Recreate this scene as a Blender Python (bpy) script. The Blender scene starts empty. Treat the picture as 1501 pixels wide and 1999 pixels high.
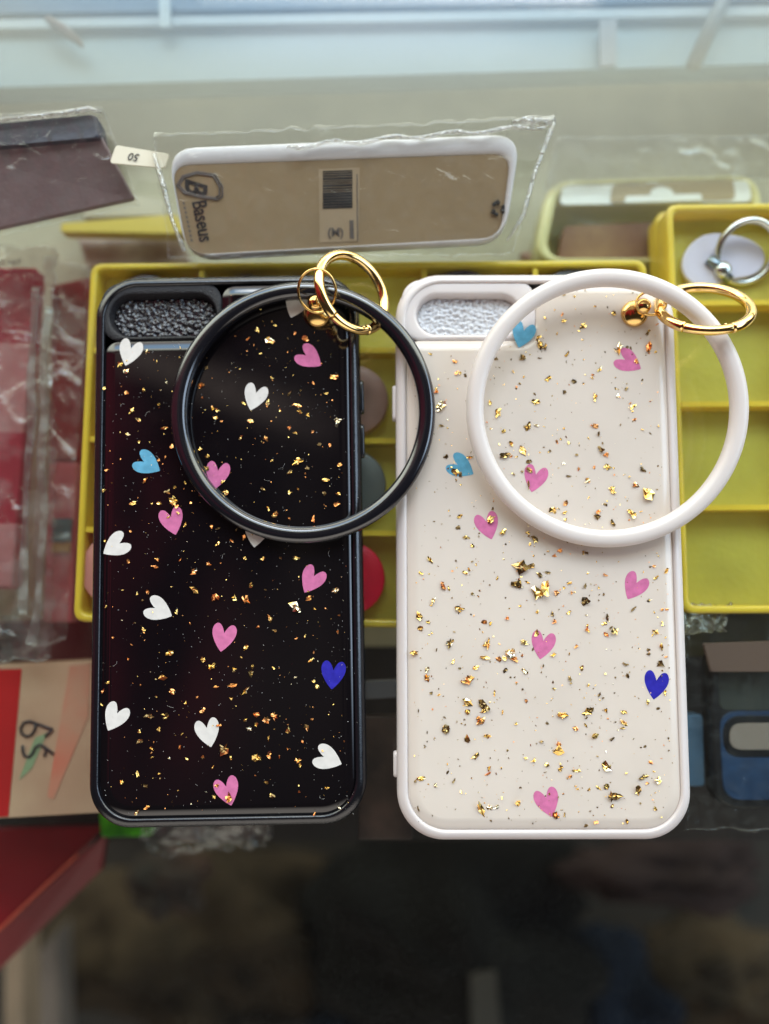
import bpy, math, random
from mathutils import Vector, Matrix, noise
from mathutils.geometry import tessellate_polygon
random.seed(7)
S = bpy.context.scene
COL = S.collection
MM = 0.001

# ------------------------------------------------------------------ camera
F = 1573.0                      # focal length in pixels of the 1501 px wide photograph
TILT = math.radians(5.2)
TARGET = Vector((0, 0, 10.0))   # mm, on the top of the cases
DIST = 240.0
CAM = TARGET + Vector((0, -math.sin(TILT), math.cos(TILT))) * DIST
cam_d = bpy.data.cameras.new('camera')
cam = bpy.data.objects.new('camera', cam_d); COL.objects.link(cam)
cam.location = CAM * MM
cam.rotation_euler = (TILT, 0, 0)
cam_d.sensor_fit = 'HORIZONTAL'; cam_d.sensor_width = 36.0
cam_d.lens = 36.0 * F / 1501.0
cam_d.clip_start = 0.005; cam_d.clip_end = 60
cam_d.dof.use_dof = True
cam_d.dof.focus_distance = 0.2355
cam_d.dof.aperture_fstop = cam_d.lens / 10.0
S.camera = cam
S.render.resolution_x, S.render.resolution_y = 769, 1024

# ------------------------------------------------------------------ world: bright opening beyond the counter, dim awning above
W = bpy.data.worlds.new('World'); S.world = W; W.use_nodes = True
nt = W.node_tree; N = nt.nodes; L = nt.links
bg = N['Background']
tc = N.new('ShaderNodeTexCoord'); sp = N.new('ShaderNodeSeparateXYZ'); L.new(tc.outputs['Generated'], sp.inputs[0])
def wm(op, a, b=None, c=None):
    n = N.new('ShaderNodeMath'); n.operation = op
    for i, v in enumerate((a, b, c)):
        if v is None: continue
        if isinstance(v, (int, float)): n.inputs[i].default_value = v
        else: L.new(v, n.inputs[i])
    return n.outputs[0]
def wramp(v, lo, hi, a=0.0, b=1.0):
    n = N.new('ShaderNodeMapRange'); n.interpolation_type = 'SMOOTHSTEP'
    L.new(v, n.inputs[0])
    for i, x in enumerate((lo, hi, a, b)): n.inputs[i + 1].default_value = x
    return n.outputs[0]
def wmix(f, a, b):
    n = N.new('ShaderNodeMix'); n.data_type = 'RGBA'; L.new(f, n.inputs[0])
    for s, v in ((6, a), (7, b)):
        if isinstance(v, tuple): n.inputs[s].default_value = v + (1,)
        else: L.new(v, n.inputs[s])
    return n.outputs[2]
wn = N.new('ShaderNodeTexNoise'); wn.inputs['Scale'].default_value = 3.2; wn.inputs['Detail'].default_value = 3
wmap = N.new('ShaderNodeMapping'); wmap.inputs['Scale'].default_value = (3.0, 0.7, 1.0)
L.new(tc.outputs['Generated'], wmap.inputs[0]); L.new(wmap.outputs[0], wn.inputs['Vector'])
patch = wramp(wn.outputs[0], 0.42, 0.60)
brown = wmix(patch, (0.02, 0.017, 0.016), (0.085, 0.07, 0.062))
red = wmix(patch, (0.03, 0.012, 0.015), (0.34, 0.035, 0.06))
leftness = wramp(sp.outputs[0], -0.13, -0.30)
ceil = wmix(leftness, brown, red)
bl = wm('ABSOLUTE', wm('ADD', wm('MULTIPLY_ADD', sp.outputs[0], 0.333, -0.172), sp.outputs[1]))
beam = wm('MULTIPLY', wramp(bl, 0.026, 0.012), wramp(sp.outputs[0], -0.02, -0.16))
ceil = wmix(beam, ceil, (0.50, 0.40, 0.35))                                         # awning pole overhead
nearside = wramp(sp.outputs[1], -0.62, -0.85)
c1 = wmix(nearside, ceil, (0.62, 0.56, 0.52))
sky = wramp(sp.outputs[1], 0.36, 0.60)
you = wmix(wramp(sp.outputs[1], -0.10, -0.30), c1, (0.035, 0.03, 0.028))
c1b = wmix(wramp(sp.outputs[1], -0.60, -0.80), you, (1.5, 1.38, 1.25))
c1c = wmix(wramp(sp.outputs[1], 0.38, 0.54), c1b, (4.6, 4.8, 4.1))           # shaded house fronts seen under the awning's edge
open_ = wmix(wramp(sp.outputs[2], 0.44, 0.64), (2.0, 1.85, 1.7), (2.4, 3.7, 5.2))
open_ = wmix(wramp(sp.outputs[2], 0.788, 0.815), open_, (5.7, 6.7, 7.9))  # hazy bright low sky, bluer higher up
band = wm('MULTIPLY', wramp(sp.outputs[1], 0.53, 0.62), wm('MULTIPLY', wramp(sp.outputs[0], -0.56, -0.44), wramp(sp.outputs[0], 0.58, 0.46)))
band = wm('MULTIPLY', band, wramp(sp.outputs[2], 0.20, 0.32))
c2 = wmix(band, c1c, open_)
side = wm('MULTIPLY', wramp(sp.outputs[0], 0.64, 0.74), wm('MULTIPLY', wramp(sp.outputs[2], 0.30, 0.42), wramp(sp.outputs[1], -0.25, -0.05)))
c2 = wmix(side, c2, (3.0, 3.8, 4.8))                                                # open street to the right
up = wramp(sp.outputs[2], -0.05, 0.08)
c3 = wmix(up, (0.05, 0.045, 0.04), c2)
L.new(c3, bg.inputs[0]); bg.inputs[1].default_value = 1.0

# daylight lamp: the open side of the stall, beyond and above the counter
ld = bpy.data.lights.new('daylight', 'AREA'); ld.shape = 'RECTANGLE'; ld.size = 0.6; ld.size_y = 0.25
ld.energy = 4.2; ld.color = (1.0, 0.93, 0.83)
lo = bpy.data.objects.new('daylight', ld); COL.objects.link(lo)
lo.location = (0.02, 0.95, 0.80)
lo.rotation_euler = (Vector((0, 0, 0)) - Vector(lo.location)).to_track_quat('-Z', 'Y').to_euler()

S.view_settings.view_transform = 'Standard'; S.view_settings.look = 'None'
S.view_settings.exposure = 0.0; S.view_settings.gamma = 1.0; S.view_settings.use_curve_mapping = False
S.render.engine = 'CYCLES'
S.cycles.use_denoising = True
S.cycles.transparent_max_bounces = 32
S.cycles.max_bounces = 10
S.cycles.sample_clamp_indirect = 6.0

# ------------------------------------------------------------------ helpers
R_CAM = Matrix.Rotation(TILT, 3, 'X')
def P(px, py, z=0.0):
    """the point at height z (mm) that the photograph shows at pixel px, py"""
    d = R_CAM @ Vector(((px - 750.5) / F, -(py - 999.5) / F, -1.0))
    return CAM + d * ((z - CAM.z) / d.z)
def pxmm(z):
    return (CAM.z - z) / F

def lin(r, g, b):
    def f(c):
        c /= 255.0
        return c / 12.92 if c <= 0.04045 else ((c + 0.055) / 1.055) ** 2.4
    return (f(r), f(g), f(b))

def mat(name, col, rough=0.5, metal=0.0, spec=0.5, coat=0.0, bump=0.0, bscale=400, var=0.0, vscale=60, trans=0.0, sss=0.0, col2=None, rvar=0.0):
    m = bpy.data.materials.new(name); m.use_nodes = True
    t = m.node_tree; b = t.nodes['Principled BSDF']
    b.inputs['Base Color'].default_value = tuple(col) + (1,)
    b.inputs['Roughness'].default_value = rough
    b.inputs['Metallic'].default_value = metal
    b.inputs['Specular IOR Level'].default_value = spec
    b.inputs['Coat Weight'].default_value = coat
    b.inputs['Coat Roughness'].default_value = 0.04
    b.inputs['Transmission Weight'].default_value = trans
    if sss:
        b.inputs['Subsurface Weight'].default_value = sss
        b.inputs['Subsurface Radius'].default_value = (1, 0.8, 0.6)
        b.inputs['Subsurface Scale'].default_value = 0.002
        if sss > 0.5: b.inputs['Subsurface Scale'].default_value = 0.012
    g = t.nodes.new('ShaderNodeNewGeometry')
    if var or col2:
        n = t.nodes.new('ShaderNodeTexNoise'); n.inputs['Scale'].default_value = vscale; n.inputs['Detail'].default_value = 5
        t.links.new(g.outputs['Position'], n.inputs['Vector'])
        mx = t.nodes.new('ShaderNodeMix'); mx.data_type = 'RGBA'
        mr = t.nodes.new('ShaderNodeMapRange'); mr.inputs[1].default_value = 0.35; mr.inputs[2].default_value = 0.65
        t.links.new(n.outputs[0], mr.inputs[0]); t.links.new(mr.outputs[0], mx.inputs[0])
        if col2: a, c = tuple(col), tuple(col2)
        else: a, c = tuple(x * (1 - var) for x in col), tuple(min(1, x * (1 + var)) for x in col)
        mx.inputs[6].default_value = a + (1,); mx.inputs[7].default_value = c + (1,)
        t.links.new(mx.outputs[2], b.inputs['Base Color'])
    if bump:
        n = t.nodes.new('ShaderNodeTexNoise'); n.inputs['Scale'].default_value = bscale; n.inputs['Detail'].default_value = 3
        t.links.new(g.outputs['Position'], n.inputs['Vector'])
        bp = t.nodes.new('ShaderNodeBump'); bp.inputs['Strength'].default_value = bump; bp.inputs['Distance'].default_value = 0.0004
        t.links.new(n.outputs[0], bp.inputs['Height']); t.links.new(bp.outputs[0], b.inputs['Normal'])
    if rvar:
        n = t.nodes.new('ShaderNodeTexNoise'); n.inputs['Scale'].default_value = 90; n.inputs['Detail'].default_value = 6
        t.links.new(g.outputs['Position'], n.inputs['Vector'])
        mr = t.nodes.new('ShaderNodeMapRange'); mr.inputs[1].default_value = 0.3; mr.inputs[2].default_value = 0.7
        mr.inputs[3].default_value = max(0.0, rough - rvar); mr.inputs[4].default_value = rough + rvar
        t.links.new(n.outputs[0], mr.inputs[0]); t.links.new(mr.outputs[0], b.inputs['Roughness'])
    return m

def clear(name, f0=0.045, tint=(0.96, 0.98, 0.965), rough=0.0, dust=0.02, dscale=900, wrinkle=0.0, wscale=120):
    """clear sheet: see-through with a mirror reflection that grows at grazing angles, and a little dust"""
    m = bpy.data.materials.new(name); m.use_nodes = True
    t = m.node_tree; n = t.nodes; l = t.links
    n.remove(n['Principled BSDF'])
    out = n['Material Output']
    lw = n.new('ShaderNodeLayerWeight'); lw.inputs[0].default_value = 0.5
    pw = n.new('ShaderNodeMath'); pw.operation = 'POWER'; pw.inputs[1].default_value = 5
    l.new(lw.outputs['Facing'], pw.inputs[0])
    ma = n.new('ShaderNodeMath'); ma.operation = 'MULTIPLY_ADD'; ma.inputs[1].default_value = 1 - f0; ma.inputs[2].default_value = f0
    l.new(pw.outputs[0], ma.inputs[0])
    tr = n.new('ShaderNodeBsdfTransparent'); tr.inputs[0].default_value = tint + (1,)
    gl = n.new('ShaderNodeBsdfGlossy'); gl.inputs['Roughness'].default_value = rough
    mx = n.new('ShaderNodeMixShader'); l.new(ma.outputs[0], mx.inputs[0]); l.new(tr.outputs[0], mx.inputs[1]); l.new(gl.outputs[0], mx.inputs[2])
    last = mx.outputs[0]
    g = n.new('ShaderNodeNewGeometry')
    if dust:
        nz = n.new('ShaderNodeTexNoise'); nz.inputs['Scale'].default_value = dscale; nz.inputs['Detail'].default_value = 4
        l.new(g.outputs['Position'], nz.inputs['Vector'])
        mr = n.new('ShaderNodeMapRange'); mr.inputs[1].default_value = 0.45; mr.inputs[2].default_value = 0.8; mr.inputs[3].default_value = dust * 0.4; mr.inputs[4].default_value = dust * 4
        l.new(nz.outputs[0], mr.inputs[0])
        df = n.new('ShaderNodeBsdfDiffuse'); df.inputs[0].default_value = (0.6, 0.6, 0.57, 1)
        m2 = n.new('ShaderNodeMixShader'); l.new(mr.outputs[0], m2.inputs[0]); l.new(last, m2.inputs[1]); l.new(df.outputs[0], m2.inputs[2])
        last = m2.outputs[0]
    if wrinkle:
        nz = n.new('ShaderNodeTexNoise'); nz.inputs['Scale'].default_value = wscale; nz.inputs['Detail'].default_value = 4; nz.inputs['Distortion'].default_value = 1.5
        l.new(g.outputs['Position'], nz.inputs['Vector'])
        bp = n.new('ShaderNodeBump'); bp.inputs['Strength'].default_value = wrinkle; bp.inputs['Distance'].default_value = 0.003
        l.new(nz.outputs[0], bp.inputs['Height']); l.new(bp.outputs[0], gl.inputs['Normal'])
    l.new(last, out.inputs[0])
    return m

def ob(name, verts, faces, m, parent=None, smooth=False, mats=None, fm=None, flat_from=None):
    me = bpy.data.meshes.new(name)
    o = Vector((0, 0, 0)) if parent is None else parent['_org']
    o = Vector(o)
    me.from_pydata([tuple((Vector(v) - o) * MM) for v in verts], [], faces)
    for mm in (mats or [m]): me.materials.append(mm)
    if smooth:
        for i, p in enumerate(me.polygons): p.use_smooth = flat_from is None or i < flat_from
    if fm:
        for p, k in zip(me.polygons, fm): p.material_index = k
    me.update()
    x = bpy.data.objects.new(name, me); COL.objects.link(x)
    if parent is not None: x.parent = parent
    return x
def recentre(o, org):
    """move a top-level mesh's origin to org (mm)"""
    org = Vector(org)
    o.data.transform(Matrix.Translation(-org * MM)); o.location = org * MM
    return o
def tag(o, label, cat, group=None, kind=None):
    if label: o['label'] = label
    if cat: o['category'] = cat
    if group: o['group'] = group
    if kind: o['kind'] = kind
    return o
def thing(name, org, label, cat, group=None):
    o = bpy.data.objects.new(name, None); COL.objects.link(o)
    o.location = Vector(org) * MM; o['_org'] = tuple(org); o.empty_display_size = 0.01
    return tag(o, label, cat, group)
def sub(part, thing_):
    """let a part carry sub-parts"""
    part['_org'] = tuple(thing_['_org'])
    return part

def rr(w, h, r, n=10, cx=0, cy=0):
    r = max(0.05, min(r, w / 2 - 0.01, h / 2 - 0.01)); pts = []
    for k, (sx, sy) in enumerate(((1, 1), (-1, 1), (-1, -1), (1, -1))):
        for i in range(n + 1):
            a = math.pi / 2 * (k + i / n)
            pts.append((cx + sx * (w / 2 - r) + r * math.cos(a), cy + sy * (h / 2 - r) + r * math.sin(a)))
    return pts
def loft(loops, cap0=True, cap1=True, closed=False):
    n = len(loops[0]); v = [p for l in loops for p in l]; f = []
    m = len(loops)
    for k in range(m if closed else m - 1):
        a, b = k * n, ((k + 1) % m) * n
        for i in range(n):
            j = (i + 1) % n
            f.append((a + i, a + j, b + j, b + i))
    nb = len(f)
    if not closed:
        if cap0: f.append(tuple(range(n - 1, -1, -1)))
        if cap1: f.append(tuple(range((m - 1) * n, m * n)))
    return v, f, nb
def inset_poly(pts, d):
    n = len(pts); out = []
    for i in range(n):
        a, b, c = Vector(pts[i - 1]), Vector(pts[i]), Vector(pts[(i + 1) % n])
        t = (b - a).normalized() + (c - b).normalized()
        t.normalize()
        out.append((b.x - t.y * d, b.y + t.x * d))
    return out
def tube(path, r, n=10, closed=False, squash=1.0):
    path = [Vector(p) for p in path]; m = len(path); loops = []
    up = Vector((0, 0, 1))
    for i, p in enumerate(path):
        a = path[i - 1] if (closed or i) else p
        b = path[(i + 1) % m] if (closed or i < m - 1) else p
        t = (b - a).normalized()
        u = t.cross(up)
        if u.length < 1e-4: u = Vector((1, 0, 0))
        u.normalize(); w = u.cross(t).normalized()
        rad = r[i] if isinstance(r, (list, tuple)) else r
        loops.append([p + u * rad * math.cos(2 * math.pi * k / n) + w * rad * squash * math.sin(2 * math.pi * k / n) for k in range(n)])
    v, f, _ = loft(loops, closed=closed)
    return v, f
def ring(center, u, v, ru, rv, sec, a0=0.0, a1=2 * math.pi, n=96):
    """sweep the section sec [(radial, axial)] round an ellipse"""
    u, v = Vector(u).normalized(), Vector(v).normalized(); w = u.cross(v)
    full = abs(a1 - a0 - 2 * math.pi) < 1e-6; loops = []
    for i in range(n if full else n + 1):
        a = a0 + (a1 - a0) * i / n
        c = Vector(center) + u * ru * math.cos(a) + v * rv * math.sin(a)
        e = (u * math.cos(a) + v * math.sin(a))
        loops.append([c + e * s + w * t for s, t in sec])
    vv, f, _ = loft(loops, closed=full)
    return vv, f
def circ(r, n=20, k=1.0, p=2.0):
    out = []
    for i in range(n):
        a = 2 * math.pi * i / n; c, s = math.cos(a), math.sin(a)
        out.append((r * math.copysign(abs(c) ** (2 / p), c), r * k * math.copysign(abs(s) ** (2 / p), s)))
    return out
def ball(c, r, n=24, m=14, sq=1.0):
    v = []; f = []
    for j in range(m + 1):
        a = math.pi * j / m
        for i in range(n):
            b = 2 * math.pi * i / n
            v.append((c[0] + r * math.sin(a) * math.cos(b), c[1] + r * math.sin(a) * math.sin(b), c[2] + r * sq * math.cos(a)))
    for j in range(m):
        for i in range(n):
            f.append((j * n + i, j * n + (i + 1) % n, (j + 1) * n + (i + 1) % n, (j + 1) * n + i)[::-1])
    return v, f
def slab_loops(top, th, bev=0.6):
    """rounded-edge slab under a polygon of 3-D points (a quad's outline), th thick"""
    c = sum((Vector(p) for p in top), Vector()) / len(top)
    nrm = Vector((0, 0, 1))
    def sh(d, z):
        o = []
        for p in top:
            p = Vector(p); e = (c - p)
            o.append(p + e.normalized() * d + nrm * z)
        return o
    return [sh(bev, -th), sh(0, -th + bev), sh(0, -bev), sh(bev * 0.3, -bev * 0.3), sh(bev, 0)]
def roundquad(q, r=0.12, n=6):
    """quad of 3-D points -> the same with rounded corners (r as a share of the shorter sides)"""
    q = [Vector(p) for p in q]; out = []
    for i in range(len(q)):
        a, b, c = q[i - 1], q[i], q[(i + 1) % len(q)]
        la, lc = (a - b).length, (c - b).length
        d = r if r > 1 else r * min(la, lc)
        p0, p2 = b + (a - b).normalized() * min(d, la * 0.48), b + (c - b).normalized() * min(d, lc * 0.48)
        for k in range(n + 1):
            t = k / n
            out.append(p0 * (1 - t) ** 2 + b * 2 * t * (1 - t) + p2 * t * t)
    return out
def ccw(q):
    q = [Vector(p) for p in q]
    a = sum(q[i - 1].x * q[i].y - q[i].x * q[i - 1].y for i in range(len(q)))
    return q if a > 0 else q[::-1]
def slab(name, quad_px, z, th, m, parent=None, r=0.1, bev=0.6, zs=None):
    """a slab whose top is the quad seen at these pixels at height z (or zs, one per corner)"""
    q = ccw([P(x, y, (zs[i] if zs else z)) for i, (x, y) in enumerate(quad_px)])
    top = roundquad(q, r) if r else q
    v, f, nb = loft(slab_loops(top, th, bev))
    return ob(name, v, f, m, parent, smooth=True, flat_from=nb)
def mid(quad_px, z):
    return P(sum(p[0] for p in quad_px) / len(quad_px), sum(p[1] for p in quad_px) / len(quad_px), z)
def film(name, quad_px, zs, m, parent=None, nx=40, ny=30, amp=1.5, scale=0.09, seed=0.0, ragged=0.0):
    """a crumpled sheet of clear film over the quad (TL, TR, BR, BL)"""
    c = [P(x, y, zs[i]) for i, (x, y) in enumerate(quad_px)]
    v = []; f = []
    for j in range(ny + 1):
        for i in range(nx + 1):
            s, t = i / nx, j / ny
            p = (c[0] * (1 - s) + c[1] * s) * (1 - t) + (c[3] * (1 - s) + c[2] * s) * t
            q = Vector((p.x * scale, p.y * scale, seed))
            a_, b_ = noise.noise(q * 0.45), noise.noise(q * Vector((0.9, 0.5, 1)) + Vector((3, 7, 1)) if False else Vector((q.x * 1.1, q.y * 0.6, q.z + 5)))
            h = a_ * 0.7 + 0.55 * max(0.0, 1 - abs(b_) * 9) ** 1.5 + 0.08 * noise.noise(q * 3.0)
            e = min(s, 1 - s, t, 1 - t)
            p = p + Vector((0, 0, amp * h))
            if ragged and e < 0.04:
                p = p + Vector((noise.noise(q * 3), noise.noise(q * 3 + Vector((9, 1, 2))), 0)) * ragged
            v.append(p)
    for j in range(ny):
        for i in range(nx):
            a = j * (nx + 1) + i
            f.append((a, a + nx + 1, a + nx + 2, a + 1))
    # a real sheet: give it a second side
    o = ob(name, v, f, m, parent, smooth=True)
    so = o.modifiers.new('thickness', 'SOLIDIFY'); so.thickness = 0.00008
    return o
def flatpoly(pts3, th=0.06):
    """thin raised shape from a planar outline (prints, labels): top at the points, th thick"""
    pts3 = ccw(pts3)
    n = len(pts3); v = list(pts3) + [p - Vector((0, 0, th)) for p in pts3]
    tris = tessellate_polygon([[Vector((p.x, p.y, 0)) for p in pts3]])
    f = []
    for t in tris:
        a, b, c = [pts3[i] for i in t]
        k = (b.x - a.x) * (c.y - a.y) - (b.y - a.y) * (c.x - a.x)
        f.append(tuple(t) if k > 0 else tuple(reversed(t)))
    for i in range(n):
        j = (i + 1) % n
        f.append((i, n + i, n + j, j))
    return v, f
def textmesh(name, body, loc, ux, uy, size, m, parent=None, shear=0.0, weight=0.0, th=0.05, fit=None):
    """lettering as a mesh: loc centre (mm), ux reading direction, uy letter-up direction"""
    cu = bpy.data.curves.new(name, 'FONT'); cu.body = body; cu.size = size; cu.align_x = 'CENTER'; cu.align_y = 'CENTER'
    cu.shear = shear; cu.offset = weight; cu.extrude = th
    tmp = bpy.data.objects.new('tmp', cu); COL.objects.link(tmp)
    dg = bpy.context.evaluated_depsgraph_get()
    me = bpy.data.meshes.new_from_object(tmp.evaluated_get(dg))
    bpy.data.objects.remove(tmp)
    if fit:
        xs = [v.co.x for v in me.vertices]; ys = [v.co.y for v in me.vertices]
        sx, sy = fit[0] / (max(xs) - min(xs)), fit[1] / (max(ys) - min(ys)); mx, my = (max(xs) + min(xs)) / 2, (max(ys) + min(ys)) / 2
        for v in me.vertices: v.co.x = (v.co.x - mx) * sx; v.co.y = (v.co.y - my) * sy
    ux = Vector(ux).normalized(); uy = Vector(uy); uy = (uy - ux * uy.dot(ux)).normalized(); uz = ux.cross(uy)
    o = Vector((0, 0, 0)) if parent is None else Vector(parent['_org'])
    M = Matrix((ux, uy, uz)).transposed().to_4x4()
    me.transform(Matrix.Scale(MM, 4) @ Matrix.Translation(Vector(loc) - o) @ M)
    me.materials.clear(); me.materials.append(m)
    x = bpy.data.objects.new(name, me); COL.objects.link(x)
    if parent is not None: x.parent = parent
    return x

def catmull(p, n=4):
    out = []
    for i in range(len(p) - 1):
        a, b, c, d = (Vector(p[max(0, i - 1)]), Vector(p[i]), Vector(p[i + 1]), Vector(p[min(len(p) - 1, i + 2)]))
        for k in range(n):
            t = k / n
            out.append(tuple(0.5 * ((2 * b) + (c - a) * t + (2 * a - 5 * b + 4 * c - d) * t * t + (3 * b - a - 3 * c + d) * t ** 3)))
    out.append(p[-1]); return out

# ------------------------------------------------------------------ materials
GLASS = clear('counter_glass', 0.048, dust=0.001, dscale=700)
FILM = clear('clear_film', 0.032, tint=(0.97, 0.97, 0.96), rough=0.10, dust=0.006, dscale=300, wrinkle=0.25, wscale=110)
FILM2 = clear('dull_film', 0.07, tint=(0.93, 0.92, 0.91), rough=0.16, dust=0.035, dscale=120, wrinkle=0.35, wscale=90)
FOLD = clear('film_fold', 0.22, tint=(0.9, 0.9, 0.88), rough=0.14, dust=0.10, dscale=500, wrinkle=0.5, wscale=300)
FOLD2 = clear('soft_fold', 0.10, tint=(0.9, 0.9, 0.88), rough=0.2, dust=0.12, dscale=150)
BLACK_RUBBER = mat('black_rubber', (0.006, 0.006, 0.008), 0.17, spec=0.7, bump=0.10, bscale=2600, rvar=0.06)
BLACK_MATTE = mat('black_textured_rubber', (0.009, 0.008, 0.011), 0.40, spec=0.4, bump=1.0, bscale=2400)
BLACK_GLOSS = mat('black_resin', (0.004, 0.003, 0.004), 0.06, spec=0.8, rvar=0.05)
WHITE_RUBBER = mat('white_rubber', (0.655, 0.590, 0.565), 0.38, sss=0.15, bump=0.06, bscale=1800)
WHITE_GLOSS = mat('cream_resin', (0.655, 0.570, 0.495), 0.09, sss=0.1, var=0.035, vscale=35, rvar=0.05)
BLACK_FOAM = mat('black_foam', (0.016, 0.014, 0.018), 0.24, spec=0.9)
WHITE_FOAM = mat('white_foam', (0.68, 0.68, 0.70), 0.6, spec=0.3)
GOLD = mat('polished_gold', (0.90, 0.62, 0.25), 0.10, metal=1.0, rvar=0.05)
GOLD_OLD = mat('warm_gold', (0.78, 0.50, 0.18), 0.13, metal=1.0, rvar=0.06)
FL = [mat('gold_leaf', (0.92, 0.62, 0.20), 0.24, metal=1.0), mat('copper_leaf', (0.85, 0.36, 0.12), 0.28, metal=1.0),
      mat('pale_leaf', (0.92, 0.82, 0.58), 0.22, metal=1.0), mat('dark_gold_leaf', (0.24, 0.16, 0.07), 0.30, metal=1.0)]  # last tone: gold darkened, the dark ceiling's reflection put into its colour
HEART = {'white': mat('white_print', (0.68, 0.64, 0.60), 0.10, var=0.06, vscale=400), 'pink': mat('pink_print', (0.60, 0.165, 0.33), 0.10, var=0.10, vscale=500),
         'blue': mat('sky_blue_print', (0.12, 0.36, 0.52), 0.10, var=0.12, vscale=500), 'dark blue': mat('deep_blue_print', (0.030, 0.026, 0.34), 0.10, var=0.15, vscale=500)}
DUST = mat('dust', (0.55, 0.53, 0.5), 0.8)

# ------------------------------------------------------------------ setting: glass counter top, shelves below
def sheet(name, quad_px, z, m, th=3.0):
    q = ccw([P(x, y, z) for x, y in quad_px])
    v, f, nb = loft([[p - Vector((0, 0, th)) for p in q], q])
    o = ob(name, v, f, m)
    c = sum(q, Vector()) / 4
    return recentre(o, c)
g = sheet('glass_counter_top', [(-900, -700), (2400, -700), (2400, 2700), (-900, 2700)], 0.0, GLASS, 5.0)
tag(g, 'clear glass counter top with the two phone cases lying on it', 'counter', kind='structure')
SHELF = mat('grey_board', lin(186, 178, 152), 0.7, bump=0.3, bscale=150, var=0.18, vscale=28)
o = sheet('shelf_board', [(-400, 120), (1900, 120), (1900, 1262), (-400, 1262)], -52, SHELF, 5)
tag(o, 'worn grey board shelf under the glass counter', 'shelf', kind='structure')
DARKB = mat('dark_board', lin(52, 42, 36), 0.7, bump=0.3, bscale=120, col2=lin(22, 18, 17), vscale=22)
o = sheet('lower_shelf', [(-400, 1240), (1900, 1240), (1900, 1640), (-400, 1640)], -78, DARKB, 5)
tag(o, 'dark brown lower shelf beneath the counter', 'shelf', kind='structure')
FLOOR = mat('dark_floor', lin(46, 38, 30), 0.8, col2=lin(20, 20, 16), vscale=14, bump=0.3, bscale=60)
o = sheet('ground', [(-1500, -1200), (3000, -1200), (3000, 3200), (-1500, 3200)], -300, FLOOR, 5)
tag(o, 'dark ground far below the glass counter', 'ground', kind='structure')

# far band: sky reflected in the glass, put into the boards' colour
PALE = mat('pale_sky_reflection', lin(104, 124, 134), 0.45, var=0.05, vscale=30)
BLUE = mat('mid_blue_board', lin(16, 52, 84), 0.4, var=0.15, vscale=14)
WLINE = mat('white_edge_board', lin(134, 142, 148), 0.4)
q = [(-500, -10), (1900, -60), (1900, 128), (-500, 188)]
t = thing('sky_reflection', mid(q, -28), 'sky reflection coloured as a pale blue rail along the far side of the counter', 'backdrop')
slab('board', [(-500, 62), (1900, 30), (1900, 112), (-500, 186)], -28, 10, PALE, t, r=0, bev=1.2)
slab('edge_strip', [(-500, 47), (1900, 5), (1900, 22), (-500, 64)], -25, 10, WLINE, t, r=0, bev=1.0)
slab('back_panel', [(-500, -120), (1900, -160), (1900, -8), (-500, 36)], -29, 10, BLUE, t, r=0, bev=1.0)
TWIG = mat('twig_brown', lin(84, 62, 52), 0.7, var=0.2, vscale=200)
v, f = tube([P(92, 36, -22), P(110, 50, -21.5), P(128, 62, -21), P(150, 78, -21), P(163, 92, -22)], [1.2, 1.9, 1.9, 1.5, 0.5])
o = ob('twig', v, f, TWIG, smooth=True); recentre(o, P(125, 60, -23))
tag(o, 'short brown twig lying on the pale blue rail', 'twig')
BAR = mat('grey_bar', lin(104, 108, 110), 0.4, var=0.1)
v, f = tube([P(1352, 130, -21), P(1412, 0, -20), P(1440, -60, -20)], 2.6)  # thin slanting grey bar over the far band
o = ob('slanted_bar', v, f, BAR, smooth=True); recentre(o, P(1390, 40, -23))
tag(o, 'thin grey bar slanting across the pale blue rail', 'bar')
v, f, nb = loft(slab_loops(ccw([P(1170, 38, -23), P(1205, 36, -23), P(1203, 128, -23), P(1172, 130, -23)]), 1.5, 0.3))  # narrow upright bar, a thin slab over the far band
o = ob('upright_slat', v, f, mat('dull_brown_slat', lin(108, 108, 112), 0.5)); recentre(o, P(1188, 85, -24))
tag(o, 'narrow dull brown upright clip on the pale blue rail', 'slat')
v, f, nb = loft(slab_loops(ccw([P(308, -40, -22), P(330, -40, -22), P(332, 52, -22), P(312, 54, -22)]), 1.5, 0.3))  # pale upright streak, a thin slab over the blue panel
o = ob('pale_streak', v, f, mat('cream_streak', lin(150, 158, 160), 0.5)); recentre(o, P(320, 10, -23))
tag(o, 'cream tape running across the darker blue panel', 'streak')

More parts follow.
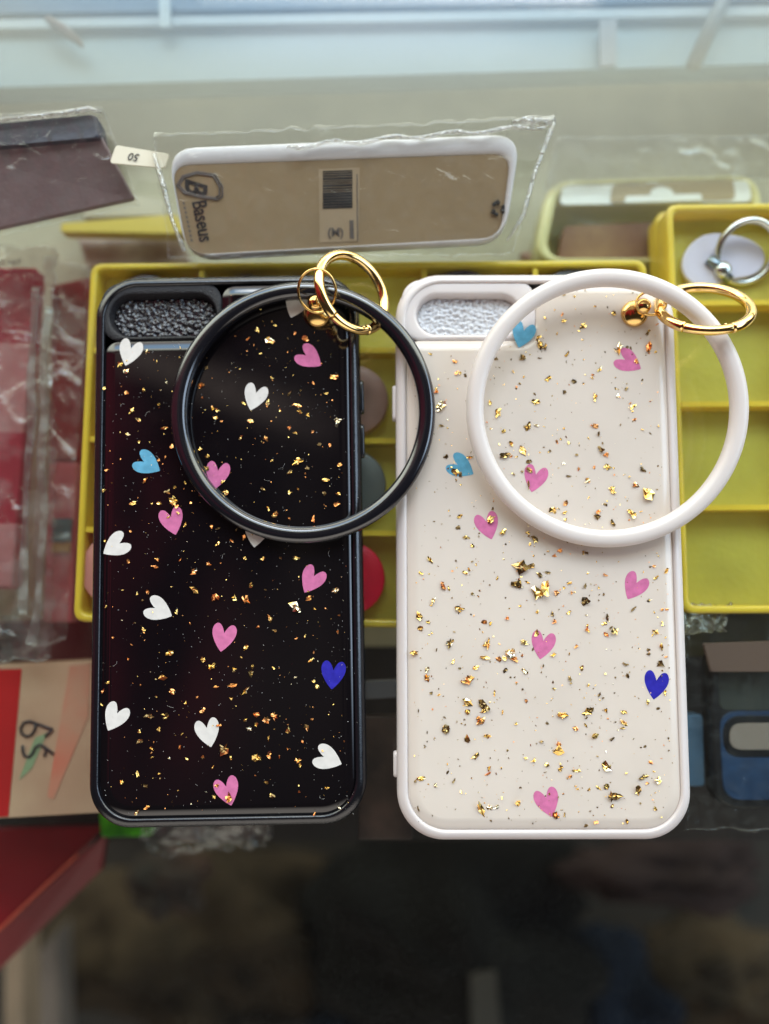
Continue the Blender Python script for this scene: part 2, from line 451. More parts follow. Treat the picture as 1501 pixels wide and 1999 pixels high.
# ------------------------------------------------------------------ yellow compartment trays
YEL = mat('yellow_plastic', (0.82, 0.59, 0.055), 0.28, sss=0.2, var=0.06, vscale=60, coat=0.2)
YELF = mat('shaded_yellow_plastic', (0.64, 0.52, 0.075), 0.35, sss=0.6, var=0.10, vscale=50, bump=0.35, bscale=500)  # greener floor tone, with the cells' shade put into its colour
def tray(label, tl, tr, br, bl, z, depth, rows, cols, wall=2.4, floor=YELF, group='yellow trays under the glass'):
    TL, TR, BR, BL = (P(*tl, z), P(*tr, z), P(*br, z), P(*bl, z))
    t = thing('compartment_tray', (TL + BR) / 2 - Vector((0, 0, depth)), label, 'tray', group)
    def at(s, r_, dz=0.0):
        p = (TL * (1 - s) + TR * s) * (1 - r_) + (BL * (1 - s) + BR * s) * r_
        return Vector((p.x, p.y, z + dz))
    Wd, Hd = (TR - TL).length, (BL - TL).length
    # outer wall: rounded frame
    ou = roundquad(ccw([at(0, 0), at(1, 0), at(1, 1), at(0, 1)]), 4.0)
    a, b = wall / Wd, wall / Hd
    inn = roundquad(ccw([at(a, b), at(1 - a, b), at(1 - a, 1 - b), at(a, 1 - b)]), 2.5)
    dz = lambda l, k: [p + Vector((0, 0, k)) for p in l]
    mx = lambda l1, l2, k: [p * (1 - k) + q_ * k for p, q_ in zip(l1, l2)]
    loops = [dz(ou, -depth), dz(ou, -0.8), dz(mx(ou, inn, .12), -0.2), dz(mx(ou, inn, .3), 0), dz(mx(ou, inn, .7), 0), dz(mx(ou, inn, .88), -0.2), dz(inn, -0.8), dz(inn, -depth)]
    v, f, _ = loft(loops, False, False)
    ob('outer_wall', v, f, YEL, t, smooth=True)
    q = [at(a / 2, b / 2, -depth + 1.0), at(1 - a / 2, b / 2, -depth + 1.0), at(1 - a / 2, 1 - b / 2, -depth + 1.0), at(a / 2, 1 - b / 2, -depth + 1.0)]
    v, f, _ = loft([[p - Vector((0, 0, 1.4)) for p in ccw(q)], ccw(q)])
    ob('base', v, f, floor, t)
    w2 = 1.7
    for k in range(1, rows):
        r0, r1 = k / rows - w2 / Hd / 2, k / rows + w2 / Hd / 2
        q = ccw([at(a * 1.01, r0, -0.5), at(1 - a * 1.01, r0, -0.5), at(1 - a * 1.01, r1, -0.5), at(a * 1.01, r1, -0.5)])
        v, f, nb = loft(slab_loops(q, depth - 1.6, 0.3)); ob('divider', v, f, YEL, t)
    for k in range(1, cols):
        s0, s1 = k / cols - w2 / Wd / 2, k / cols + w2 / Wd / 2
        for j in range(rows):
            r0, r1 = j / rows + w2 / Hd / 2 + 0.001, (j + 1) / rows - w2 / Hd / 2 - 0.001
            r0, r1 = max(r0, b * 1.01), min(r1, 1 - b * 1.01)
            q = ccw([at(s0, r0, -0.7), at(s1, r0, -0.7), at(s1, r1, -0.7), at(s0, r1, -0.7)])
            v, f, nb = loft(slab_loops(q, depth - 1.8, 0.3)); ob('divider', v, f, YEL, t)
    return t
tray('wide yellow tray of round grips under both phone cases', (176, 513), (1262, 506), (1312, 1236), (142, 1214), -6.0, 9, 4, 5)
tray('upper of the two stacked yellow trays, holding the ring holder', (1300, 398), (1800, 392), (1850, 1196), (1332, 1198), -6, 9, 4, 2)
tray('lower of the two stacked yellow trays, only its edge showing', (1281, 412), (1790, 405), (1840, 1180), (1312, 1182), -18, 9, 1, 1)

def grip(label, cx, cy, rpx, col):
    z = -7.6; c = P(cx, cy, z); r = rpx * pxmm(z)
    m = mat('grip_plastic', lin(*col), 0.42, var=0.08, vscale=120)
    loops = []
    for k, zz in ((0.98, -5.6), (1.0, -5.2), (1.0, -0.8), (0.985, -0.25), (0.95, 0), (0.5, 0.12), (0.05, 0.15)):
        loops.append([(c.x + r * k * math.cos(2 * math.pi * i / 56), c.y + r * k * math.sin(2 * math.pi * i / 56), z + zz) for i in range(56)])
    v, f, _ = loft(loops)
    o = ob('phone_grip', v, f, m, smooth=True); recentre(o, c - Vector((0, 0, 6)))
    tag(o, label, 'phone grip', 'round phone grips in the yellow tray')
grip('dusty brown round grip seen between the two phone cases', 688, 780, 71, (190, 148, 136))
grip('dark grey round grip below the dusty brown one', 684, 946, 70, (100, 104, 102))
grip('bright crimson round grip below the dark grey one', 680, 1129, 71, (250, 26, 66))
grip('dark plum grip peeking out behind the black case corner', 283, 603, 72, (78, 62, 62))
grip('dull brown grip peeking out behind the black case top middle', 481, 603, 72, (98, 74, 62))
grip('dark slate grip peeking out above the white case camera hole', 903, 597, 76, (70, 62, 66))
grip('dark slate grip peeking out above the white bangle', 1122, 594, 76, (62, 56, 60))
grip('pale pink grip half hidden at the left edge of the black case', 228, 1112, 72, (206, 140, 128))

# ring holder in the top cell of the stacked tray
c = P(1408, 505, -11)
t = thing('ring_holder', c - Vector((0, 0, 5)), 'white heart-like ring holder with silver ring in the yellow tray', 'ring holder')
LILAC = mat('lilac_white_enamel', lin(222, 216, 236), 0.25)
SILV = mat('brushed_silver', (0.70, 0.72, 0.72), 0.22, metal=1.0)
k = pxmm(-11)
pts = []
for i in range(72):
    a = 2 * math.pi * i / 72
    r = (72 + 13 * math.cos(2 * a - 0.5) + 6 * math.cos(3 * a + 0.4)) * k
    pts.append(Vector((c.x + r * math.cos(a), c.y + r * 0.86 * math.sin(a), -11)))
v, f, nb = loft(slab_loops(pts, 2.2, 0.5)); ob('plate', v, f, LILAC, t, smooth=True, flat_from=nb)
cr = P(1457, 492, -9)
v, f = ring(cr, (1, 0.1, 0.12), (-0.1, 0.9, 0.45), 57 * k, 60 * k, circ(1.15, 14, 1.4), n=64); ob('finger_ring', v, f, SILV, t, smooth=True)
v, f = ball(P(1411, 527, -10), 3.0, sq=0.7); ob('hinge', v, f, SILV, t, smooth=True)
v, f = tube([P(1382, 505, -10.2), P(1402, 520, -10), P(1425, 548, -10.2)], 1.7); ob('hinge_pin', v, f, mat('blue_grey_metal', (0.25, 0.30, 0.36), 0.3, metal=1.0), t, smooth=True)

# hanging box behind
CREAM = mat('cream_clear_plastic', lin(214, 206, 150), 0.25, sss=0.2, var=0.05)
WHITEP = mat('white_card', lin(228, 230, 226), 0.5)
TAN = mat('tan_card', lin(164, 146, 112), 0.6)
BRN = mat('brown_contents', lin(110, 66, 42), 0.6, col2=lin(150, 116, 78), vscale=45)
q = [(1070, 352), (1482, 340), (1500, 512), (1040, 512)]
t = thing('hang_box', mid(q, -40), 'pale yellow plastic hang box with white header behind the trays', 'box')
Q = ccw([P(x, y, -26) for x, y in q]); ou = roundquad(Q, 9.0)
cc = sum(Q, Vector()) / 4
inn = [p + (cc - p).normalized() * 4.2 for p in ou]
dz = lambda l, k: [p + Vector((0, 0, k)) for p in l]
v, f, _ = loft([dz(ou, -16), dz(ou, -1), dz([p + (cc - p).normalized() * .8 for p in ou], 0), dz([p + (cc - p).normalized() * 3 for p in ou], 0), dz(inn, -1), dz(inn, -13)], True, True)
ob('shell', v, f, CREAM, t, smooth=True)
slab('contents', [(1100, 440), (1300, 432), (1310, 520), (1086, 520)], -30, 7, BRN, t, r=0.15)
slab('header_card', [(1098, 362), (1462, 352), (1468, 394), (1092, 400)], -25.6, 0.6, WHITEP, t, r=0.3, bev=0.15)
slab('hang_slot', [(1196, 358), (1432, 350), (1436, 388), (1190, 396)], -25.2, 0.3, TAN, t, r=0.3, bev=0.1)
slab('hang_tongue', [(1222, 383), (1368, 378), (1372, 391), (1218, 396)], -24.8, 0.3, WHITEP, t, r=0.3, bev=0.1)
cH = P(1292, 380, -24.7); kk = pxmm(-24.7)
v, f = flatpoly([cH + Vector((24 * kk * math.cos(a), 17 * kk * math.sin(a), 0)) for a in [math.pi * i / 16 for i in range(17)]], 0.3)
ob('hang_tongue', v, f, WHITEP, t)
q = [(1085, 270), (1501, 262), (1640, 340), (1060, 372)]
t = film('clear_sleeve', q, (-20, -20, -22, -24), FILM2, amp=1.6, seed=4.2); recentre(t, mid(q, -24)) if False else None
tag(t, 'crumpled clear sleeve lying above the pale yellow hang box', 'sleeve')

# ------------------------------------------------------------------ boxed white case with a printed card in a clear bag
TAUPE = mat('taupe_card', lin(146, 125, 95), 0.55, var=0.05, vscale=30)
INK = mat('black_ink', (0.02, 0.018, 0.018), 0.5)
INK2 = mat('grey_ink', (0.12, 0.10, 0.09), 0.5)
STK = mat('clear_sticker', lin(164, 144, 116), 0.5)
zt, zb = 11.0, 4.5
q = [(328, 300), (1012, 262), (984, 466), (362, 500)]
t = thing('packaged_phone_case', mid(q, 0.1), 'white phone case with printed taupe card in a clear bag', 'phone case')
qc = [P(332, 320, zt), P(998, 296, zt), P(976, 463, zb), P(366, 497, zb)]
qo = [P(325, 286, zt + 0.8), P(1019, 257, zt + 0.8), P(986, 466, zb + 0.8), P(362, 500, zb + 0.8)]
ou = roundquad(ccw(qo), 9.0); inn = roundquad(ccw(qc), 6.0)
cc = sum(qc, Vector()) / 4
lp = lambda k, z: [p * (1 - k) + q_ * k + Vector((0, 0, z)) for p, q_ in zip(ou, inn)]
WFR = mat('white_case_frame', lin(216, 214, 216), 0.3)
v, f, _ = loft([lp(0.0, -4.2), lp(0, -1.6), lp(0.08, -0.5), lp(0.25, 0), lp(0.6, 0), lp(0.85, -0.3), lp(0.97, -0.9), lp(1.0, -1.8)], True, False)
ob('case_frame', v, f, WFR, t, smooth=True)
card = [p + Vector((0, 0, -1.0)) for p in inn]
v, f, nb = loft([[p - Vector((0, 0, 0.8)) for p in card], card]); ob('printed_card', v, f, TAUPE, t)
# plane of the card
nrm = (qc[1] - qc[0]).cross(qc[3] - qc[0]).normalized()
if nrm.z < 0: nrm = -nrm
pl0 = cc + Vector((0, 0, -1.0))
def C(px, py, lift=0.25):
    d = (P(px, py, -30) - CAM); s = (pl0 + nrm * lift - CAM).dot(nrm) / d.dot(nrm)
    return CAM + d * s
def cpoly(name, pts, m, lift=0.12, th=0.08):
    v, f = flatpoly([C(x, y, lift) for x, y in pts], th); return ob(name, v, f, m, t)
down = C(380, 460) - C(380, 400); right = C(440, 400) - C(380, 400)
textmesh('brand_word', 'Baseus', C(396, 432), C(403, 471) - C(388, 393), right, 7.6, INK, t, weight=0.1, fit=((C(403, 471) - C(388, 393)).length, (C(411, 430) - C(382, 432)).length))
textmesh('emblem_letter', 'B', C(383, 366), down, right, 10.5, INK, t, shear=0.3, weight=0.25, fit=((C(384, 384) - C(380, 352)).length, (C(406, 366) - C(362, 368)).length))
sh_px = [(345, 362), (356, 344), (385, 336), (420, 341), (434, 364), (434, 384), (424, 390), (390, 385), (360, 378)]
for nme, sc in (('emblem_outline', 1.0), ('emblem_outline', 0.88)):
    pc = (386, 363)
    path = [C(pc[0] + (x - pc[0]) * sc, pc[1] + (y - pc[1]) * sc, 0.2) for x, y in sh_px]
    v, f = tube(path, 0.34, 6, closed=True); ob(nme, v, f, INK2, t, smooth=True)
for i in range(9):
    y = 394 + i * 9
    cpoly('fine_print', [(356 + i * 1.9, y), (360 + i * 1.9, y), (361.5 + i * 1.9, y + 6), (357.5 + i * 1.9, y + 6)], INK2)
cpoly('sticker', [(622, 330), (702, 327), (700, 470), (624, 474)], STK, 0.08)
y = 334.0
random.seed(3)
for i in range(15):
    h = random.choice((2, 2.4, 3.2, 4.2)) if i < 9 else 4.5
    cpoly('barcode_bar', [(630, y), (688, y - 2), (688, y - 2 + h), (630, y + h)], INK, 0.2); y += h + (1.8 if i < 9 else 0.9)
    if y > 408: break
textmesh('sticker_code', '(M)', C(655, 454), right, -down, 3.6, INK2, t, weight=0.06)
cpoly('sticker_line', [(682, 430), (690, 430), (691, 466), (683, 466)], INK2, 0.2)
cpoly('sticker_line', [(696, 340), (698, 340), (699, 470), (697, 470)], INK2, 0.2)
for i in range(3):
    a0 = math.radians(90 + 120 * i)
    pts = [(972 + 11 * math.cos(a0 + s), 407 + 12 * math.sin(a0 + s)) for s in (0, .35, .7, 1.05, 1.4)]
    v, f = tube([C(x, y_, 0.25) for x, y_ in pts], [0.55, 0.55, 0.55, 0.95, 0.2], 6); ob('recycling_arrow', v, f, INK, t)
bag = film('clear_bag', [(300, 262), (1085, 226), (1000, 500), (330, 505)], (13.2, 13.2, 6.5, 6.5), FILM, t, nx=70, ny=36, amp=0.5, seed=1.7, ragged=1.5)
v, f = tube([P(560 + i * 24, 287 - i * 1.9 + 4 * math.sin(i * 1.3), 13.2 + 0.4 * math.sin(i * 2.1)) for i in range(22)], [0.4 + 0.5 * abs(math.sin(i * 1.9)) for i in range(22)], 7)
ob('bag_fold', v, f, FOLD, t, smooth=True)
v, f = tube([P(1000, 240, 13), P(1030, 236, 13), P(1060, 240, 13), P(1082, 232, 13)], [0.8, 1.6, 1.9, 1.2], 8); ob('bag_fold', v, f, FOLD, t, smooth=True)
v, f = tube([P(1080, 240, 13), P(1062, 290, 11.5), P(1046, 330, 10), P(1022, 420, 8), P(990, 470, 6.8)], [0.9, 0.6, 0.8, 0.7, 0.5], 8); ob('bag_fold', v, f, FOLD, t, smooth=True)
v, f = tube([P(300, 300, 12.5), P(318, 360, 10.5), P(336, 430, 8.5), P(360, 490, 6.8)], [0.6, 0.9, 0.6, 0.7], 8); ob('bag_fold', v, f, FOLD, t, smooth=True)

# dark flip case in the far left corner
q = [(-120, 262), (196, 226), (222, 330), (-120, 420)]
t = thing('flip_case', mid(q, 0.1), 'dark mauve flip case in a clear bag at the far corner', 'phone case')
MAUVE = mat('mauve_leather', lin(112, 94, 94), 0.5, var=0.1, vscale=50, bump=0.3, bscale=900)
NAVY = mat('charcoal_leather', lin(48, 48, 60), 0.35, bump=0.2, bscale=900)
slab('spine', [(-120, 252), (188, 222), (196, 268), (-120, 296)], 10.5, 9, NAVY, t, r=0.2, bev=1.2)
slab('cover', [(-120, 292), (198, 264), (262, 386), (-120, 470)], 8, 2.5, MAUVE, t, r=0.05, bev=0.8, zs=(9, 9, 3.2, 3.2))
film('clear_bag', [(-130, 232), (200, 208), (276, 404), (-130, 486)], (12, 12, 5.5, 5.5), FILM, t, amp=1.2, seed=8.1)
v, f = tube([P(-100, 246, 12), P(60, 229, 12), P(120, 223, 12), P(175, 212, 12), P(198, 220, 12)], [0.7, 0.9, 1.0, 0.9, 0.4], 8); ob('bag_fold', v, f, FOLD, t, smooth=True)
TAGM = mat('cream_tag', lin(214, 206, 184), 0.6)
t = thing('price_tag', P(262, 305, 10.4), 'small cream paper tag with number between the two bagged cases', 'tag')
slab('paper', [(226, 283), (330, 300), (322, 328), (214, 318)], 11.0, 0.5, TAGM, t, r=0.18, bev=0.1)
textmesh('tag_number', '50', P(262, 306, 11.2), P(0, 0, 0) - P(30, 5, 0), P(0, 30, 0) - P(0, 0, 0), 3.4, INK, t, shear=0.2)
slabs = []
def item(name, quad, z, th, m, label, cat, r=0.1, zs=None, group=None):
    o = slab(name, quad, z, th, m, None, r=r, zs=zs)
    recentre(o, mid(quad, z - th)); tag(o, label, cat, group); return o
item('gold_edged_case', [(118, 436), (346, 418), (362, 456), (118, 452)], -30, 6, mat('soft_yellow_plastic', lin(216, 190, 84), 0.3), 'soft yellow case edge lying below the price tag', 'phone case', r=0.2)
item('pale_case', [(190, 372), (318, 386), (330, 420), (150, 424)], -38, 6, mat('pale_grey_plastic', lin(196, 186, 164), 0.4), 'pale grey case beside the dark mauve flip case', 'phone case', r=0.3)
item('pink_card', [(150, 462), (352, 460), (372, 512), (170, 520)], -40, 6, mat('pink_white_card', lin(196, 176, 164), 0.5, col2=lin(150, 124, 112), vscale=70), 'pinkish white card just behind the yellow tray corner', 'card', r=0.1)
item('pink_ledge', [(1010, 492), (1290, 486), (1300, 640), (1256, 640)], -40, 5, mat('dusty_pink_card', lin(178, 142, 124), 0.6), 'dusty pink card between the yellow trays', 'card', r=0.05)

# ------------------------------------------------------------------ red goods in bags along the left edge
q = [(-160, 500), (86, 500), (36, 1240), (-160, 1240)]
t = thing('plaid_case', mid(q, -34), 'red plaid wallet case in a creased clear bag', 'phone case')
def plaid():
    m = mat('red_plaid', lin(170, 30, 44), 0.7)
    tt = m.node_tree; b = tt.nodes['Principled BSDF']
    g = tt.nodes.new('ShaderNodeNewGeometry'); s = tt.nodes.new('ShaderNodeSeparateXYZ'); tt.links.new(g.outputs['Position'], s.inputs[0])
    def w(sock, per, ph, th):
        a = tt.nodes.new('ShaderNodeMath'); a.operation = 'MULTIPLY_ADD'; a.inputs[1].default_value = 1 / per; a.inputs[2].default_value = ph; tt.links.new(sock, a.inputs[0])
        fr = tt.nodes.new('ShaderNodeMath'); fr.operation = 'FRACT'; tt.links.new(a.outputs[0], fr.inputs[0])
        c = tt.nodes.new('ShaderNodeMath'); c.operation = 'GREATER_THAN'; c.inputs[1].default_value = th; tt.links.new(fr.outputs[0], c.inputs[0]); return c.outputs[0]
    y1 = w(s.outputs[1], 0.062, 0.02, 0.5)
    fine = w(s.outputs[0], 0.0012, 0, 0.5); fine2 = w(s.outputs[1], 0.0012, 0, 0.5)
    ad = tt.nodes.new('ShaderNodeMath'); ad.operation = 'MAXIMUM'; tt.links.new(fine, ad.inputs[0]); tt.links.new(fine2, ad.inputs[1])
    mu = tt.nodes.new('ShaderNodeMath'); mu.operation = 'MULTIPLY'; tt.links.new(y1, mu.inputs[0]); tt.links.new(ad.outputs[0], mu.inputs[1])
    mx = tt.nodes.new('ShaderNodeMix'); mx.data_type = 'RGBA'; tt.links.new(mu.outputs[0], mx.inputs[0])
    mx.inputs[6].default_value = lin(168, 22, 48) + (1,); mx.inputs[7].default_value = lin(205, 150, 150) + (1,)
    tt.links.new(mx.outputs[2], b.inputs['Base Color']); return m
slab('cover', [(-160, 520), (70, 520), (22, 1150), (-160, 1150)], -20, 9, plaid(), t, r=0.04, bev=1.5)
film('clear_bag', [(-160, 480), (112, 480), (104, 1290), (-160, 1290)], (-12, -13, -16, -15), FILM2, t, nx=40, ny=90, amp=1.6, seed=2.6, ragged=2.0)
def fold(path, r, z, parent):
    pp = catmull([Vector((x, y_, 0)) for x, y_ in path], 5)
    v, f = tube([P(p[0], p[1], z + 0.7 * noise.noise(Vector((i * 0.11, z, r)))) for i, p in enumerate(pp)], [r * (0.75 + 0.6 * noise.noise(Vector((i * 0.13, 4.0, r)))) for i in range(len(pp))], 10, squash=0.35)
    ob('bag_fold', v, f, FOLD2, parent, smooth=True)
fold([(70, 560), (66, 640), (60, 740), (62, 830), (52, 920), (50, 1010), (46, 1100), (44, 1200)], 1.6, -13, t)
fold([(96, 600), (84, 700), (88, 800), (80, 900), (86, 1000), (78, 1100), (72, 1200), (60, 1260)], 1.9, -13, t)
textmesh('bag_print', 'JS HI7', P(18, 513, -11.5), P(30, 0, 0) - P(0, 0, 0), P(0, -30, 0) - P(0, 0, 0), 3.0, INK2, t, shear=0.2)

q = [(100, 570), (162, 560), (140, 1200), (92, 1210)]
t = thing('pink_case', mid(q, -38), 'dusky red and pink case with a teal band beside the yellow tray', 'phone case')
slab('upper_cover', [(100, 556), (172, 540), (150, 900), (96, 900)], -28, 8, mat('dusky_red', lin(140, 40, 34), 0.4, var=0.25, vscale=35), t, r=0.04, bev=1.0)
slab('lower_cover', [(96, 902), (150, 902), (138, 1215), (84, 1215)], -28, 8, mat('dusky_pink', lin(190, 100, 104), 0.4, var=0.12, vscale=40), t, r=0.04, bev=1.0)
slab('band', [(102, 1012), (140, 1012), (138, 1058), (100, 1058)], -26.5, 1.2, mat('teal_band', lin(22, 100, 104), 0.5), t, r=0.05, bev=0.2)
slab('band', [(100, 1060), (137, 1060), (136, 1078), (99, 1078)], -26.5, 1.2, mat('mustard_band', lin(160, 120, 30), 0.5), t, r=0.05, bev=0.2)
film('clear_bag', [(84, 500), (176, 520), (130, 1250), (60, 1270)], (-20, -22, -22, -20), FILM2, t, nx=16, ny=70, amp=1.8, seed=5.5, ragged=1.0)
item('brown_wallet', [(-150, 1222), (176, 1206), (186, 1300), (-150, 1330)], -46, 8, mat('brown_hide', lin(70, 44, 36), 0.5, var=0.25, vscale=40), 'dark brown wallet behind the card marked in black pen', 'wallet', r=0.1)
q = [(-80, 1200), (100, 1206), (84, 1282), (-80, 1300)]
o = film('crumpled_bag', q, (-24, -24, -26, -26), FILM2, nx=30, ny=20, amp=3.5, scale=0.16, seed=7.7, ragged=2.5)
tag(o, 'crumpled end of a clear bag over the brown wallet', 'bag')

# ------------------------------------------------------------------ card box with pen marks
q = [(-140, 1306), (200, 1290), (206, 1586), (-140, 1606)]
t = thing('card_box', mid(q, -34), 'cream and red card box with handwritten black pen mark', 'box')
slab('box_top', q, -24, 12, mat('cream_card', lin(196, 164, 134), 0.6, col2=lin(176, 138, 112), vscale=25), t, r=0.01, bev=0.4)
slab('red_stripe', [(-140, 1310), (42, 1306), (16, 1594), (-140, 1602)], -23.7, 0.4, mat('red_print', lin(180, 26, 26), 0.5, var=0.15, vscale=30), t, r=0, bev=0.1)
SAL = mat('salmon_print', lin(200, 106, 84), 0.6, col2=lin(186, 138, 112), vscale=45)
slab('salmon_stripe', [(136, 1300), (176, 1296), (172, 1400), (104, 1560), (92, 1556)], -23.7, 0.4, SAL, t, r=0, bev=0.1)
slab('green_mark', [(68, 1440), (92, 1430), (62, 1500), (36, 1524)], -23.75, 0.3, mat('sage_print', lin(130, 148, 112), 0.6), t, r=0.1, bev=0.1)
PEN = mat('marker_ink', (0.018, 0.012, 0.016), 0.5)
pen = [[(70, 1413), (58, 1408), (46, 1411), (40, 1422), (42, 1432), (52, 1438), (62, 1434), (68, 1424), (69, 1411)], [(66, 1411), (80, 1416), (94, 1421), (103, 1424)], [(103, 1424), (95, 1431), (88, 1438)],
       [(44, 1455), (44, 1466), (48, 1476), (57, 1478), (64, 1470), (69, 1459), (77, 1454), (85, 1457), (90, 1466), (86, 1477)], [(85, 1457), (95, 1465), (105, 1473)]]
for s in pen:
    v, f = tube([P(x, y_, -23.5) for x, y_ in s], 0.52, 7, squash=0.3); ob('pen_stroke', v, f, PEN, t, smooth=True)

# dark red box below
RED = mat('dark_red_board', lin(120, 10, 20), 0.45, var=0.2, vscale=25)
q = [(-140, 1640), (200, 1622), (196, 1700), (0, 1890), (-140, 2010)]
t = thing('red_box', mid(q, -80), 'dark red box with a folded flap, cut off by the frame corner', 'box')
A = [P(-160, 1625, -60), P(205, 1612, -60), P(160, 1662, -58), P(0, 1812, -58), P(-160, 1960, -58)]
v, f, nb = loft(slab_loops(ccw(A), 4, 0.5)); ob('lid', v, f, RED, t, smooth=True, flat_from=nb)
B = [P(162, 1664, -58.5), P(208, 1628, -62), P(196, 1700, -70), P(0, 1892, -70), P(-160, 2050, -70), P(-160, 1964, -58.5), P(0, 1816, -58.5)]
v, f, nb = loft(slab_loops(ccw(B), 4, 0.5)); ob('flap', v, f, RED, t, smooth=True, flat_from=nb)
v, f = tube([P(-160, 1962, -57.8), P(0, 1814, -57.8), P(152, 1668, -57.8)], 0.5, 6); ob('crease', v, f, mat('light_red_edge', lin(176, 70, 48), 0.6), t)  # lighter line along the ridge
item('green_packet', [(192, 1560), (300, 1560), (298, 1632), (196, 1636)], -48, 4, mat('lime_packet', lin(96, 196, 32), 0.35, col2=lin(40, 120, 20), vscale=90), 'bright green packet peeking out under the black case', 'packet', r=0.15)
q = [(268, 1590), (530, 1585), (524, 1650), (290, 1668)]
o = film('crinkled_bag', q, (-44, -44, -46, -46), FILM2, nx=60, ny=26, amp=5.0, scale=0.16, seed=3.1, ragged=2.5); tag(o, 'crinkled clear bag below the black case', 'bag')
item('grey_packet', [(300, 1560), (520, 1560), (528, 1640), (310, 1644)], -60, 5, mat('grey_print', lin(140, 122, 118), 0.5, col2=lin(60, 52, 52), vscale=80), 'mottled grey packet inside the crinkled bag', 'packet')

# ------------------------------------------------------------------ right: navy case and bits
q = [(1384, 1262), (1760, 1262), (1770, 1578), (1396, 1580)]
t = thing('navy_phone_case', mid(q, -24), 'navy blue phone case with black border in a bag', 'phone case')
slab('border', q, -14, 9, mat('black_border_rubber', lin(24, 24, 28), 0.4), t, r=8.0, bev=1.2)
slab('back_panel', [(1404, 1388), (1742, 1388), (1748, 1562), (1412, 1562)], -13.7, 1.2, mat('navy_shell', lin(44, 74, 112), 0.4, col2=lin(30, 52, 84), vscale=60), t, r=6.0, bev=0.3)
slab('upper_panel', [(1402, 1276), (1742, 1276), (1742, 1386), (1404, 1386)], -13.8, 1.2, mat('slate_shell', lin(62, 66, 62), 0.4), t, r=3.0, bev=0.3)
slab('camera_rim', [(1412, 1398), (1640, 1396), (1640, 1476), (1412, 1478)], -13.2, 0.8, mat('black_rim', lin(18, 20, 26), 0.35), t, r=6.0, bev=0.3)
slab('camera_hole', [(1424, 1412), (1630, 1410), (1630, 1462), (1424, 1464)], -12.9, 0.5, mat('taupe_foam', lin(150, 136, 126), 0.6), t, r=4.2, bev=0.2)
film('clear_bag', [(1330, 1190), (1760, 1190), (1760, 1630), (1336, 1620)], (-9, -9, -10, -10), FILM, t, nx=50, ny=50, amp=0.7, seed=6.4, ragged=1.5)
item('pale_blue_case', [(1300, 1395), (1372, 1395), (1376, 1536), (1300, 1536)], -18, 7, mat('steel_blue_shell', lin(84, 112, 140), 0.4, var=0.2, vscale=60), 'steel blue case between white case and navy case', 'phone case')
item('brown_flap', [(1372, 1256), (1560, 1250), (1560, 1312), (1386, 1312)], -7.5, 1.5, mat('tan_leather', lin(98, 76, 64), 0.6), 'small tan leather flap above the navy case', 'flap')
q = [(1325, 1182), (1430, 1180), (1412, 1232), (1320, 1240)]
o = film('yellowed_bag', q, (-8, -8, -9, -9), clear('yellow_film', 0.12, tint=(0.8, 0.76, 0.5), rough=0.15, dust=0.12, wrinkle=0.6), nx=24, ny=16, amp=3.0, scale=0.2, seed=9.1, ragged=1.5); tag(o, 'yellowed scrap of film under the stacked trays', 'film')
item('olive_card', [(1316, 1190), (1620, 1186), (1620, 1280), (1320, 1282)], -26, 3, mat('olive_card', lin(128, 122, 86), 0.6, col2=lin(96, 92, 70), vscale=40), 'dull olive card under the stacked yellow trays', 'card')

# bits on the lower shelf between and below the cases
def lump(name, px, py, z, rx, ry, h, m, label, cat, seed=0.0, amp=0.5, group=None):
    c = P(px, py, z); v, f = ball((0, 0, 0), 1.0, 36, 20); k = pxmm(z); out = []
    for p in v:
        p = Vector(p); d = 1 + amp * noise.noise(p * 1.7 + Vector((seed, seed * 2, 0))) + amp * 0.4 * noise.noise(p * 5 + Vector((seed, 0, 0)))
        out.append((c.x + p.x * d * rx * k, c.y + p.y * d * ry * k, c.z + max(-0.6, p.z * d) * h))
    o = ob(name, out, f, m, smooth=True); recentre(o, c - Vector((0, 0, h * 0.6))); return tag(o, label, cat, group)
item('brown_packet', [(705, 1400), (800, 1396), (806, 1640), (700, 1640)], -22, 5, mat('brown_print', lin(92, 70, 60), 0.5, col2=lin(54, 42, 38), vscale=70), 'brown mottled packet in the dark gap between the two cases', 'packet', r=0.06)
item('pewter_strip', [(712, 1330), (800, 1326), (800, 1360), (712, 1366)], -16, 4, mat('pewter_print', lin(110, 106, 108), 0.4), 'pewter grey strip in the gap between the two cases', 'strip', r=0.2)
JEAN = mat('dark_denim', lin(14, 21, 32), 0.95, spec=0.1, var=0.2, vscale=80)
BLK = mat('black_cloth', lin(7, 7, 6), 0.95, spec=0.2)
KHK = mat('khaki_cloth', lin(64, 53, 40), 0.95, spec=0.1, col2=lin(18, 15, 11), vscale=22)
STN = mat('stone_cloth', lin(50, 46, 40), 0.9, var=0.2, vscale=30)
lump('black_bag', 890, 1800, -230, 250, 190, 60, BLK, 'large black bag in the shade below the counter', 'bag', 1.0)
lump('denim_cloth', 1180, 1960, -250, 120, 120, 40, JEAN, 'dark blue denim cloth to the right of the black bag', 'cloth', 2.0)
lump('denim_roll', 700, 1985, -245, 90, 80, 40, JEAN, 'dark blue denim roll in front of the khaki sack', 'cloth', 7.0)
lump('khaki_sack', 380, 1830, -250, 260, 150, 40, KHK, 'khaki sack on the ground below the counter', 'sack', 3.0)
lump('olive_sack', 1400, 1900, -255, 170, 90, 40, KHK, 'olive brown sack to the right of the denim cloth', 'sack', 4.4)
item('stone_card', [(918, 1905), (968, 1895), (986, 2090), (925, 2090)], -165, 6, STN, 'pale stone coloured card lying on the black bag', 'card', r=0.1)
